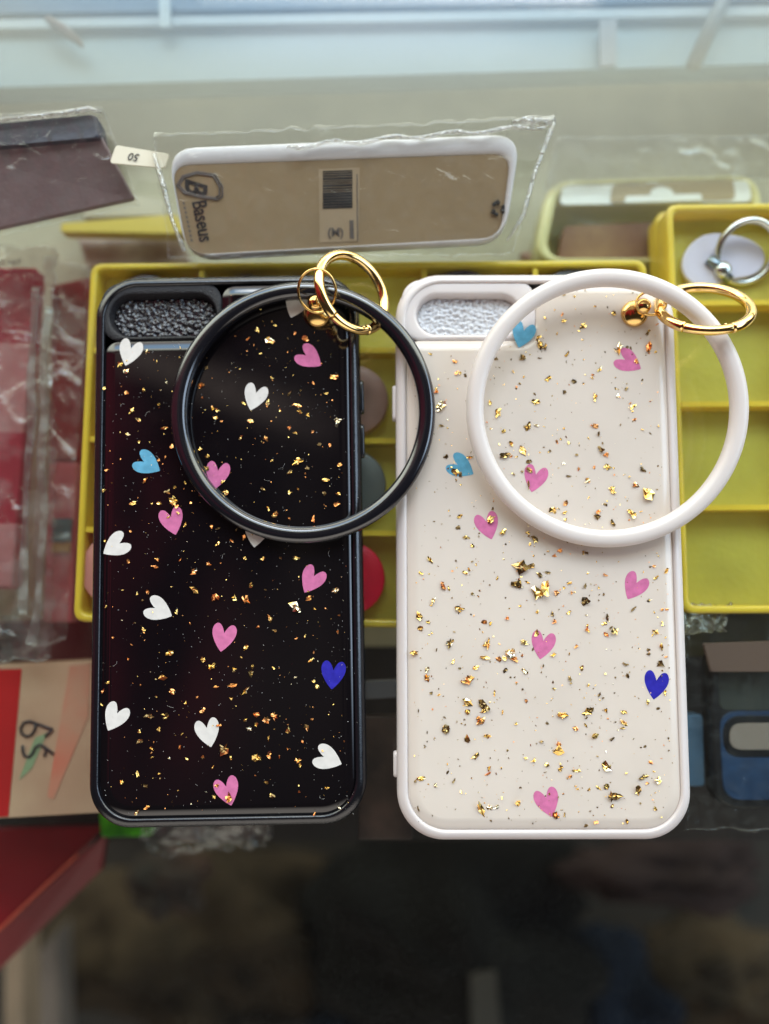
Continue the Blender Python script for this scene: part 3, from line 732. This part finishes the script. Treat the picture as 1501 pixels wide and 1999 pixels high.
lump('mauve_rag', 1290, 1700, -200, 190, 60, 20, mat('mauve_cloth', lin(48, 38, 37), 0.95, spec=0.1, var=0.3, vscale=30), 'dull mauve rag below the white case', 'rag', 6.0)
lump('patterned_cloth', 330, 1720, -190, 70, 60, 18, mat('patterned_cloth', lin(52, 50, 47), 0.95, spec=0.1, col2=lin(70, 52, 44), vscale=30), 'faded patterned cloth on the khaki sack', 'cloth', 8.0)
WOOD = mat('pale_wood', lin(150, 126, 104), 0.7, var=0.15, vscale=30)
item('wooden_post', [(8, 1860), (42, 1842), (46, 2100), (8, 2100)], -150, 20, WOOD, 'pale wooden post beside the dark red box', 'post', r=0.02)
item('wooden_batten', [(56, 1880), (110, 1820), (118, 2100), (60, 2100)], -190, 20, mat('grey_wood', lin(110, 98, 90), 0.7, var=0.2, vscale=30), 'greyer wooden batten right of the pale post', 'batten', r=0.02)

# ------------------------------------------------------------------ phone cases
HP = [(0, 9), (3.2, 16.5), (8, 23.5), (13, 26.6), (18, 25.6), (22, 20.5), (23.5, 12.5), (21.6, 2.5), (16.2, -8), (8.4, -18.6), (0.4, -27)]
_half = catmull(HP)
HEART_PTS = _half + [(-x, y) for x, y in reversed(_half[1:-1])] + []
def flake_mesh(c, s, rng, tilt=0.15):
    """crumpled leaf: uneven outline with a creased middle"""
    n = rng.randint(6, 11); el = rng.uniform(0.35, 0.95); a0 = rng.uniform(0, 6.28)
    R = Matrix.Rotation(rng.gauss(0, tilt), 3, 'X') @ Matrix.Rotation(rng.gauss(0, tilt), 3, 'Y') if True else None
    Rz = Matrix.Rotation(a0, 3, 'Z'); pts = []
    for i in range(n):
        a = 2 * math.pi * (i + rng.uniform(-.3, .3)) / n; r = s / 2 * rng.uniform(0.38, 1.2)
        pts.append(Vector((r * math.cos(a), r * el * math.sin(a), rng.gauss(0, 0.035) * s)))
    inner = [p * rng.uniform(0.25, 0.6) + Vector((0, 0, rng.gauss(0, 0.045) * s)) for p in pts] if s > 1.0 else []
    ctr = Vector((rng.uniform(-.1, .1) * s, rng.uniform(-.1, .1) * s, rng.gauss(0, 0.03) * s))
    vs = [Rz @ (R @ p) for p in pts + inner + [ctr]]
    zmin = min(p.z for p in vs); f = []
    vs = [p + Vector((c.x, c.y, c.z - zmin)) for p in vs]
    m = len(vs) - 1
    for i in range(n):
        j = (i + 1) % n
        if inner: f += [(i, j, n + j), (i, n + j, n + i), (n + i, n + j, m)]
        else: f.append((i, j, m))
    return vs, f

def phone_case(kind, left, right, top, bot, rot, rad, frame, island_m, panel_m, foam_m, hearts, flakes, isl, pill, stud, buttons, label, weights, nspeck, seed, smin, srate):
    zc = 7.0
    y_mid = (top + bot) / 2
    c = P((left + right) / 2, y_mid, zc)
    c.y = (P((left + right) / 2, top, zc).y + P((left + right) / 2, bot, zc).y) / 2
    w = (P(right, y_mid, zc) - P(left, y_mid, zc)).length; h = abs(P((left + right) / 2, top, zc).y - P((left + right) / 2, bot, zc).y)
    cr, sr = math.cos(rot), math.sin(rot)
    def Wd(x, y, z): return Vector((c.x + x * cr - y * sr, c.y + x * sr + y * cr, z))
    def loc(px, py, z):
        d = P(px, py, z) - c; return (d.x * cr + d.y * sr, -d.x * sr + d.y * cr)
    t = thing('phone_case', (c.x, c.y, 0.02), label, 'phone case', 'phone cases with heart print')
    prof = [(1.6, 0.02), (0.5, 0.5), (0.05, 1.5), (0, 4.4), (0.3, 4.7), (0.3, 5.1), (0, 5.4), (0, 6.6), (0.28, 6.85), (0.28, 7.15), (0.05, 7.4), (0.12, 8.0), (0.5, 8.65), (1.0, 9.15), (1.6, 9.52), (2.15, 9.74), (2.6, 9.76), (2.95, 9.5), (3.12, 9.1), (3.15, 8.4)]
    loops = [[Wd(x, y, z) for x, y in rr(w - 2 * i, h - 2 * i, rad - i * 0.7, 14)] for i, z in prof]
    v, f, nb = loft(loops, True, False)
    ob('bumper_frame', v, f, frame, t, smooth=True, flat_from=nb)
    # back panel: rounded plate cut round the camera surround
    xr, yt = w / 2 - 3.1, h / 2 - 3.1
    ix1, iy0 = loc(isl[0], isl[1], 9.5); rc = 6.0; rs = 4.2; ro = rad - 2.4
    arc = lambda cx, cy, r, a0, a1, n: [(cx + r * math.cos(a0 + (a1 - a0) * i / n), cy + r * math.sin(a0 + (a1 - a0) * i / n)) for i in range(n + 1)]
    H = math.pi / 2
    poly = arc(xr - ro, -yt + ro, ro, -H, 0, 14) + arc(xr - ro, yt - ro, ro, 0, H, 14)
    poly += arc(ix1 + rs, yt - rs, rs, H, 2 * H, 8)
    poly += list(reversed(arc(ix1 - rc, iy0 + rc, rc, -H, 0, 12)))
    poly += arc(-xr + rs, iy0 - rs, rs, H, 2 * H, 8) + arc(-xr + ro, -yt + ro, ro, 2 * H, 3 * H, 14)
    pr = [(0, 8.5), (0.05, 8.9), (0.4, 9.13), (0.9, 9.36), (1.5, 9.58), (2.1, 9.76), (2.6, 9.88), (3.1, 9.96), (3.6, 10.0)]
    L2 = [inset_poly(poly, i) for i, z in pr]
    loops = [[Wd(x, y, z) for x, y in l] for l, (i, z) in zip(L2, pr)]
    v, f, nb = loft(loops, False, False)
    n0 = (len(loops) - 1) * len(poly)
    for tri in tessellate_polygon([[Vector((x, y, 0)) for x, y in L2[-1]]]):
        a, b, d = [Vector(L2[-1][i]) for i in tri]
        k = (b.x - a.x) * (d.y - a.y) - (b.y - a.y) * (d.x - a.x)
        tri = tri if k > 0 else tuple(reversed(tri))
        f.append(tuple(n0 + i for i in tri))
    panel = ob('back_panel', v, f, panel_m, t, smooth=True, flat_from=nb); sub(panel, t); 
    panel_parent = panel
    # camera surround with its pill opening
    x0, x1 = -w / 2 + 1.9, ix1 - 0.05; y0, y1 = iy0 + 0.05, h / 2 - 1.9
    pl, pt_ = loc(pill[0], pill[1], 10.2); pr_, pb = loc(pill[2], pill[3], 10.2)
    pw, ph, pcx, pcy = pr_ - pl, pt_ - pb, (pl + pr_) / 2, (pt_ + pb) / 2
    ow, oh, ocx, ocy = x1 - x0, y1 - y0, (x0 + x1) / 2, (y0 + y1) / 2
    def O(i, z): return [Wd(x, y, z) for x, y in rr(ow - 2 * i, oh - 2 * i, 6.2 - i * 0.5, 14, ocx, ocy)]
    def I(i, z): return [Wd(x, y, z) for x, y in rr(pw + 2 * i, ph + 2 * i, ph / 2 + i, 14, pcx, pcy)]
    loops = [O(0, 8.0), O(0, 8.75), O(0.25, 9.0), O(0.8, 9.15), I(0.9, 9.2), I(0.3, 9.1), I(0, 8.8), I(-0.1, 6.8), I(-0.55, 6.4), I(-0.6, 4.6)]
    v, f, _ = loft(loops, False, False)
    sur = ob('camera_surround', v, f, island_m, t, smooth=True); sub(sur, t)
    # foam seen through the opening
    step = 0.26; nx, ny = int(pw / step) + 2, int(ph / step) + 2; idx = {}; v = []; f = []
    for j in range(ny):
        for i in range(nx):
            x, y = -pw / 2 + i * step, -ph / 2 + j * step
            r = ph / 2; dx = max(0, abs(x) - (pw / 2 - r)); dd = math.hypot(dx, y)
            if dd > r + 0.2: continue
            q = Vector((x * 0.75, y * 0.95, seed))
            hgt = noise.noise(q * 1.25) * 0.8 + abs(noise.noise(q * 2.7)) * 0.65 + noise.noise(q * 5.0) * 0.14
            idx[i, j] = len(v); v.append(Wd(pcx + x, pcy + y, 6.0 + hgt - (0.8 if dd > r - 0.6 else 0)))
    for j in range(ny - 1):
        for i in range(nx - 1):
            k = [(i, j), (i + 1, j), (i + 1, j + 1), (i, j + 1)]
            if all(a in idx for a in k): f.append(tuple(idx[a] for a in k))
    ob('foam_insert', v, f, foam_m, t, smooth=True)
    ln = [Wd(x, y, 4.5) for x, y in rr(pw + 1, ph + 1, ph / 2 + .5, 14, pcx, pcy)]
    # side buttons
    for (px_, ya, yb, side) in buttons:
        _, a = loc(px_, ya, 6); _, b = loc(px_, yb, 6); x = side * (w / 2 + 0.15)
        lp = []
        for k, xx in enumerate((x - side * 1.0, x + side * 0.3, x + side * 0.75, x + side * 0.9)):
            e = (0, 0, 0.15, 0.5)[k]
            lp.append([Wd(xx, (a + b) / 2 + yy, 5.2 + zz) for yy, zz in rr(abs(a - b) - 2 * e, 3.2 - 2 * e, 1.4, 5)])
        v, f, nb = loft(lp); 
        if side < 0: f = [tuple(reversed(q)) for q in f]
        ob('side_button', v, f, frame, t, smooth=True, flat_from=nb)
    # hearts
    k = pxmm(10.0)
    for (hx, hy, dx, dy, col) in hearts:
        p = P(hx, hy, 10.03); ang = math.atan2(-dy, dx) + math.pi / 2
        M = Matrix.Rotation(ang, 2)
        pts = []
        for x, y in HEART_PTS:
            q = M @ Vector((x * k, y * k)); pts.append(Vector((p.x + q.x, p.y + q.y, 10.05)))
        v, f = flatpoly(pts, 0.05); hh = ob('heart', v, f, HEART[col], panel); hh['label'] = col + ' printed heart'
    # gold leaf
    rng = random.Random(seed)
    fl = sorted(flakes, key=lambda a: -a[2])
    sv, sf, sm = [], [], []
    def pick(): return rng.choices(range(4), weights)[0]
    for i, (fx, fy, s) in enumerate(fl):
        p = P(fx, fy, 10.07); v, f = flake_mesh(p, s * k * 1.3, rng)
        if s > 15:                      # big flakes are several leaves crumpled together
            for _ in range(2):
                p2 = p + Vector((rng.uniform(-.28, .28) * s * k, rng.uniform(-.28, .28) * s * k, 0.12)); v2, f2 = flake_mesh(p2, s * k * rng.uniform(.45, .7), rng, 0.25)
                f += [tuple(len(v) + a for a in q) for q in f2]; v += v2
        mi = pick()
        if i < 100:
            ml = [FL[mi], FL[pick()], FL[pick()]]
            ob('gold_flake', v, f, None, panel, mats=ml, fm=[(0 if rng.random() < .7 else rng.randint(1, 2)) for _ in f])
        else:
            sf += [tuple(len(sv) + a for a in q) for q in f]; sm += [mi] * len(f); sv += v
    for _ in range(nspeck):
        for _try in range(30):
            x, y = rng.uniform(-w / 2 + 5, w / 2 - 5), rng.uniform(-h / 2 + 5, h / 2 - 5)
            if not (x < ix1 + 1.5 and y > iy0 - 1.5): break
        else: continue
        p = Wd(x, y, 10.04); s = min(1.3, smin + rng.expovariate(srate))
        v, f = flake_mesh(p, s, rng, 0.3); sf += [tuple(len(sv) + a for a in q) for q in f]; sm += [pick()] * len(f); sv += v
    o = ob('small_flakes', sv, sf, None, panel, mats=FL, fm=sm); o['kind'] = 'stuff'
    # stud
    bx, by, br, tx, ty, tr = stud
    b0 = P(bx, by, 11.0); r = br * pxmm(11)
    lp = []
    for kx, z in ((0.75, 9.45), (0.9, 9.7), (1.0, 10.4), (0.98, 11.0), (0.86, 11.8), (0.66, 12.5), (0.45, 12.9), (0.3, 13.2)):
        sh_ = (z - 9.5) / 4.0
        e = (P(tx, ty, 13.5) - b0) * 0.45 * sh_
        lp.append([(b0.x + e.x + r * kx * math.cos(2 * math.pi * i / 40), b0.y + e.y + r * kx * math.sin(2 * math.pi * i / 40), z) for i in range(40)])
    v, f, nb = loft(lp); st = ob('strap_stud', v, f, GOLD_OLD, t, smooth=True, flat_from=nb); sub(st, t)
    tc_ = P(tx, ty, 14.2); v, f = ball(tc_, tr * pxmm(14.2)); ob('stud_ball', v, f, GOLD_OLD, st, smooth=True)
    for key in ('_org',):
        pass
    return t

BH = [(253, 689, -10, 35, 'white'), (577, 596, -12, 32, 'white'), (605, 699, 27, 19, 'pink'), (497, 776, -10, 33, 'white'), (289, 906, 25, 14, 'blue'),
      (424, 928, -5, 33, 'pink'), (336, 1018, 10, 35, 'pink'), (225, 1066, -28, 18, 'white'), (500, 1042, -4, 30, 'white'), (311, 1191, 28, 13, 'white'),
      (608, 1133, -16, 28, 'pink'), (436, 1245, -6, 34, 'pink'), (650, 1318, -3, 33, 'dark blue'), (224, 1401, -15, 30, 'white'), (406, 1431, 8, 34, 'white'),
      (641, 1481, 30, 12, 'white'), (444, 1545, 10, 34, 'pink')]
WH = [(1020, 654, -10, 32, 'blue'), (1228, 707, 25, 15, 'pink'), (901, 912, 25, 15, 'blue'), (1044, 935, -8, 30, 'pink'), (952, 1027, 9, 33, 'pink'),
      (1238, 1146, -16, 28, 'pink'), (1059, 1260, -7, 34, 'pink'), (1280, 1338, -6, 33, 'dark blue'), (1069, 1567, 10, 35, 'pink')]
BF = [(286,687,9),(235,711,11),(246,725,11),(257,801,12),(270,819,9),(321,836,12),(251,848,9),(247,767,8),(280,761,7),(325,747,6),(306,706,5),(310,790,6),(392,752,14),(208,918,7),(336,872,8),(390,878,8),(271,862,6),(203,758,6),
(341,977,22),(346,988,9),(261,982,15),(283,939,13),(327,960,12),(311,982,9),(297,983,7),(255,1037,8),(330,1009,10),(347,1001,11),(362,1024,8),(251,1096,8),(306,1092,10),(302,1106,12),(351,1093,7),(379,1116,13),(408,1101,8),(452,1055,11),(425,1061,9),(379,1151,16),(423,1164,22),(458,1167,9),(288,1156,8),(268,1159,7),(345,1196,10),(281,1230,10),(331,1275,14),(318,1321,14),(415,1300,16),(398,1288,11),(250,1286,6),(203,958,6),(342,951,7),(205,1056,6),(413,1029,7),(425,1032,8),(239,1152,5),(207,1184,7),(440,960,11),
(637,936,14),(514,955,9),(582,954,10),(565,961,8),(634,964,9),(661,964,9),(657,984,12),(524,992,8),(537,1005,12),(612,1014,13),(565,1012,6),(579,1090,14),(478,1090,9),(514,1090,9),(548,1089,5),(490,1142,10),(576,1186,24),(602,1168,13),(480,1172,15),(526,1205,15),(504,1223,8),(537,1232,10),(481,1263,12),(607,1289,12),(535,1304,8),(659,1233,8),(655,1152,11),(518,1151,5),(614,1188,6),(662,1201,5),(578,1246,6),(595,1242,7),(490,1316,11),(493,1301,7),(458,1306,8),(476,1050,9),(471,1283,5),
(210,1333,8),(201,1349,8),(335,1350,12),(422,1340,11),(454,1338,15),(451,1363,9),(305,1360,5),(291,1398,14),(325,1399,12),(362,1372,6),(396,1387,9),(428,1415,14),(273,1447,11),(296,1461,13),(351,1457,10),(437,1462,20),(297,1478,6),(331,1480,6),(365,1481,7),(396,1477,6),(415,1498,8),(269,1511,11),(310,1511,6),(237,1527,10),(283,1534,8),(418,1555,8),(447,1557,18),(423,1534,9),(287,1576,11),(267,1586,11),(272,1428,7),(356,1432,6),(451,1480,7),(198,1375,7),(310,1423,8),
(479,1349,15),(499,1395,14),(519,1406,15),(536,1398,13),(479,1405,9),(500,1415,8),(487,1423,9),(524,1441,10),(563,1425,12),(598,1420,11),(591,1447,7),(502,1478,20),(526,1474,12),(545,1476,6),(582,1485,11),(586,1494,8),(519,1527,8),(530,1553,11),(637,1538,11),(614,1588,8),(663,1577,7),(613,1330,8),(618,1340,8),(577,1322,7),(609,1404,5),(642,1394,4),(562,1414,5),(584,1545,5),
(503,644,9),(484,662,8),(526,665,17),(596,662,14),(576,651,8),(562,661,7),(530,738,7),(468,720,5),(652,736,14),(636,768,13),(565,768,10),(522,788,14),(476,788,8),(580,792,13),(585,803,9),(601,811,9),(547,802,8),(416,798,11),(423,801,10),(421,815,10),(488,822,11),(433,822,6),(658,823,20),(565,835,11),(577,845,10),(611,843,7),(470,855,12),(519,855,11),(514,865,5),(644,868,9),(624,867,8),(580,900,20),(600,914,9),(530,899,6),(662,908,11),(566,922,11),(406,890,9),(404,914,10),(435,940,8),(531,628,6),(537,636,6),(612,748,6),(403,718,7),(391,877,8)]
WF = [(898,1007,10),(957,1016,18),(910,1049,14),(840,1093,15),(821,1119,11),(864,1142,18),(876,1148,10),(846,1173,15),(897,1188,19),(818,1203,16),(837,1215,9),(820,1228,10),(877,1256,15),(951,1257,19),(945,1283,15),(997,1274,24),(1003,1287,16),(986,1284,10),(809,1274,16),(834,1308,13),(834,1324,15),(885,1291,9),(909,1118,11),(915,1111,8),(1016,1106,32),(1037,1105,14),(1052,1122,13),(1009,1140,20),(1030,1137,10),(1048,1158,28),(1064,1148,26),(1043,1053,15),(1029,1040,10),(982,1038,12),(945,1214,9),(957,1217,8),(1023,1254,13),(1048,1238,15),(973,1287,9),(986,1308,10),(1024,1310,13),(928,1304,13),(921,1160,8),(971,1127,8),(990,1206,10),(1048,1194,7),(921,1065,9),(894,1030,8),
(1241,947,15),(1263,967,25),(1195,957,17),(1234,1004,21),(1166,1010,13),(1168,999,9),(1196,1021,14),(1104,982,10),(1102,1000,11),(1080,996,14),(1104,1014,8),(1182,985,9),(1148,938,12),(1144,1079,11),(1093,1075,9),(1082,1085,8),(1069,1118,10),(1113,1138,12),(1087,1157,11),(1142,1144,9),(1181,1122,10),(1142,1174,15),(1110,1196,9),(1078,1199,10),(1083,1213,10),(1186,1204,14),(1180,1217,9),(1192,1225,9),(1200,1232,13),(1182,1239,9),(1146,1229,12),(1238,1187,13),(1281,1127,10),(1301,1114,11),(1280,1234,14),(1290,1261,14),(1290,1296,14),(1266,1277,9),(1081,1278,14),(1135,1304,10),(1221,1297,10),(1125,1262,8),(1224,1319,10),(1302,1190,7),(1291,1190,7),
(914,1329,24),(909,1369,22),(942,1375,20),(947,1386,18),(937,1407,20),(912,1388,10),(868,1424,21),(910,1442,13),(950,1436,14),(927,1476,14),(952,1511,11),(954,1499,10),(820,1520,15),(850,1533,11),(938,1578,25),(956,1575,12),(968,1575,10),(1011,1567,13),(965,1353,10),(1027,1369,10),(981,1391,9),(816,1578,9),(1042,1484,12),(886,1524,8),
(1098,1394,20),(1145,1390,15),(1155,1385,10),(1183,1386,11),(1216,1389,13),(1218,1411,16),(1215,1421,13),(1124,1421,11),(1143,1416,9),(1161,1435,13),(1194,1443,10),(1089,1451,11),(1089,1465,19),(1125,1504,14),(1094,1500,10),(1184,1498,20),(1256,1517,17),(1284,1522,12),(1244,1543,18),(1192,1555,17),(1203,1554,18),(1184,1536,10),(1168,1538,10),(1150,1541,9),(1085,1591,15),(1102,1591,9),(1264,1372,12),(1298,1351,9),(1269,1488,11),(1170,1355,9),(1144,1611,9),(1224,1606,10),(1164,1604,9),(1112,1324,9),(1112,1516,8),(1066,1493,9),(1278,1579,9),(1195,1573,7),
(1052,673,17),(1064,678,18),(1050,660,12),(1053,699,11),(1022,700,15),(1100,626,13),(1098,613,9),(1138,636,14),(1197,611,9),(1207,680,23),(1267,680,20),(1264,650,13),(1242,706,10),(1107,691,12),(1171,721,13),(1070,740,12),(1161,774,15),(1236,794,14),(1045,786,14),(1029,832,20),(1048,830,12),(1163,831,12),(1169,846,11),(1173,877,14),(1019,878,17),(1186,912,14),(1160,911,10),(1254,917,12),(1035,918,15),(1032,947,14),(1147,940,12),(1223,758,8),(1206,774,10),(1121,744,10),(1110,930,10),(1033,901,10),(1087,863,9),(1183,888,9),(1101,765,10),
(887,705,11),(891,728,10),(861,792,24),(852,764,10),(971,807,19),(997,866,15),(985,890,21),(968,701,8),(870,892,8),(915,893,13),(888,922,14),(899,926,12),(862,831,9),(840,691,7),(956,786,9),(983,842,9)]
black = phone_case('black', 183, 708, 542, 1611, math.radians(1.05), 12.5, BLACK_RUBBER, BLACK_MATTE, BLACK_GLOSS, BLACK_FOAM, BH, BF,
    (432, 662), (212, 573, 421, 652), (620, 613, 28, 616, 592, 17), [(700, 742, 808, 1), (700, 828, 894, 1)],
    'glossy black phone case with gold flakes and white, pink and blue hearts', (0.42, 0.36, 0.10, 0.12), 480, 11, 0.16, 5.0)
white = phone_case('white', 773.5, 1329, 539, 1637, math.radians(0.1), 13.5, WHITE_RUBBER, WHITE_RUBBER, WHITE_GLOSS, WHITE_FOAM, WH, WF,
    (1047, 664), (812, 572, 1019, 651), (1238, 612, 27, 1255, 598, 16), [(770, 752, 822, -1), (770, 1466, 1518, -1)],
    'cream white phone case with gold flakes and pink and blue hearts', (0.48, 0.14, 0.05, 0.33), 980, 23, 0.28, 2.8)

# ------------------------------------------------------------------ bangles and gold hardware
BANG_B = mat('black_bangle_plastic', (0.006, 0.006, 0.009), 0.14, spec=0.8, bump=0.05, bscale=3500, rvar=0.05, coat=0.6)
BANG_W = mat('white_bangle_silicone', (0.69, 0.625, 0.59), 0.34, sss=0.15, bump=0.04, bscale=2500)
def bangle(c, rx, ry, tube_r, ztop, zbot, m, label):
    slope = (ztop - zbot) / (2 * ry)
    sec = circ(tube_r, 44, 1.02, 2.35)
    sec = [(a_ * k_, b_ * k_) for (a_, b_), k_ in zip(sec, [1.022 if i_ in (3, 17) else 0.995 if i_ in (2, 4, 16, 18) else 1.0 for i_ in range(len(sec))])]
    v, f = ring(c, (1, 0, 0), (0, 1, slope), rx - tube_r, ry - tube_r, sec, n=160)
    o = ob('bangle', v, f, m, smooth=True); recentre(o, c); return tag(o, label, 'bangle', 'bangle rings on the phone cases')
cb = P(592, 803.5, 13.0); kb = pxmm(13.0)
bangle(cb, 262 * kb, 262 * kb, 2.52, 13.4, 12.6, BANG_B, 'glossy black bangle lying across the black case and the white case')
cw = P(1184.5, 797, 16.15); kw = pxmm(16.15)
bangle(cw, 279 * kw, 276 * kw, 2.55, 19.6, 12.7, BANG_W, 'matte white bangle lying on the white case')

def clasp(cpx, cpy, cz, ax, apx, ratio, label, gate, m):
    """O-shaped gold snap ring at pixel cpx, cpy and height cz, standing tilted: ax its long direction in the photo, the side to its left hangs low"""
    c = P(cpx, cpy, cz); view = (CAM - c).normalized()
    def world(dx, dy):
        p = P(cpx + dx, cpy + dy, cz) - c
        return (p - view * p.dot(view)).normalized()
    a = world(*ax); d = view.cross(a)
    n = view * ratio + d * math.sqrt(1 - ratio * ratio)
    b3 = n.cross(a).normalized()
    R = apx * (c - CAM).length / F * math.cos(math.atan(math.hypot(cpx - 750, cpy - 1000) / F))
    t = thing('snap_ring', c, label, 'snap ring', 'gold snap rings on the bangles')
    r = 1.55; g0, g1 = [math.radians(x) for x in gate]
    v, f = ring(c, a, b3, R, R, circ(r, 22), g1, g0 + 2 * math.pi, 110); ob('ring_body', v, f, m, t, smooth=True)
    v, f = ring(c, a, b3, R, R, circ(r * 0.9, 22), g0 + 0.012, g1 - 0.012, 40); ob('gate', v, f, m, t, smooth=True)
    ag = g1 - 0.16; up = n if n.z > 0 else -n
    pc = c + (a * math.cos(ag) + b3 * math.sin(ag)) * (R - 0.4) + up * (r * 0.85)
    v, f = ball(pc, 0.5, 14, 8); ob('hinge_pin', v, f, m, t, smooth=True)
    return t
# angles are measured from ax towards its left-hand side (seen from above)
clasp(688, 571, 15.0, (105, 153), 78, 0.70, 'gold snap ring standing tilted on the black bangle', (-80, -20), GOLD)
clasp(1375, 602, 15.2, (188, 18), 85, 0.47, 'gold snap ring lying tilted on the white bangle', (-110, -50), GOLD)

def jump(cpx, cpy, cz, rx, ry, tilt_y, label, u=(1, 0, 0)):
    c = P(cpx, cpy, cz)
    sec = circ(0.42, 12, 1.5)
    v, f = ring(c, (1, 0, tilt_y[0]), (0, 1, tilt_y[1]), rx, ry, sec, n=72)
    o = ob('jump_ring', v, f, GOLD_OLD, smooth=True); recentre(o, c); tag(o, label, 'jump ring', 'thin gold jump rings through the studs')
jump(619, 568, 20.0, 5.5, 6.2, (0.0, 0.5), 'thin gold jump ring linking the black case stud to its snap ring')
jump(1271, 592, 13.6, 4.4, 3.6, (0.05, 0.05), 'thin gold jump ring linking the white case stud to its snap ring')

# lint and dust on the black case's face and on the glass
rng = random.Random(5); v, f = [], []
for _ in range(520):
    px, py = rng.uniform(200, 700), rng.uniform(670, 1590)
    p = P(px, py, 10.03); s = rng.uniform(0.04, 0.11); a = rng.uniform(0, 6.28)
    k = len(v)
    for i in range(4):
        v.append(p + Vector((s * math.cos(a + i * 1.57) * rng.uniform(.5, 1.6), s * math.sin(a + i * 1.57), 0.02 + 0.02 * i)))
    f += [(k, k + 1, k + 2), (k, k + 2, k + 3)]
for _ in range(14):
    p = P(rng.uniform(215, 690), rng.uniform(690, 1560), 10.06); a = rng.uniform(0, 6.28); da = rng.uniform(-.5, .5); pts = [p]
    for i in range(7):
        a += da + rng.uniform(-.3, .3); pts.append(pts[-1] + Vector((math.cos(a), math.sin(a), 0)) * rng.uniform(.15, .4))
    vv, ff = tube(pts, 0.022, 5); f += [tuple(len(v) + q for q in fc) for fc in ff]; v += vv
pan = [o for o in black.children if o.name.startswith('back_panel')][0]
o = ob('dust', v, f, DUST, pan); o['kind'] = 'stuff'
for o in bpy.data.objects:
    if '_org' in o: del o['_org']
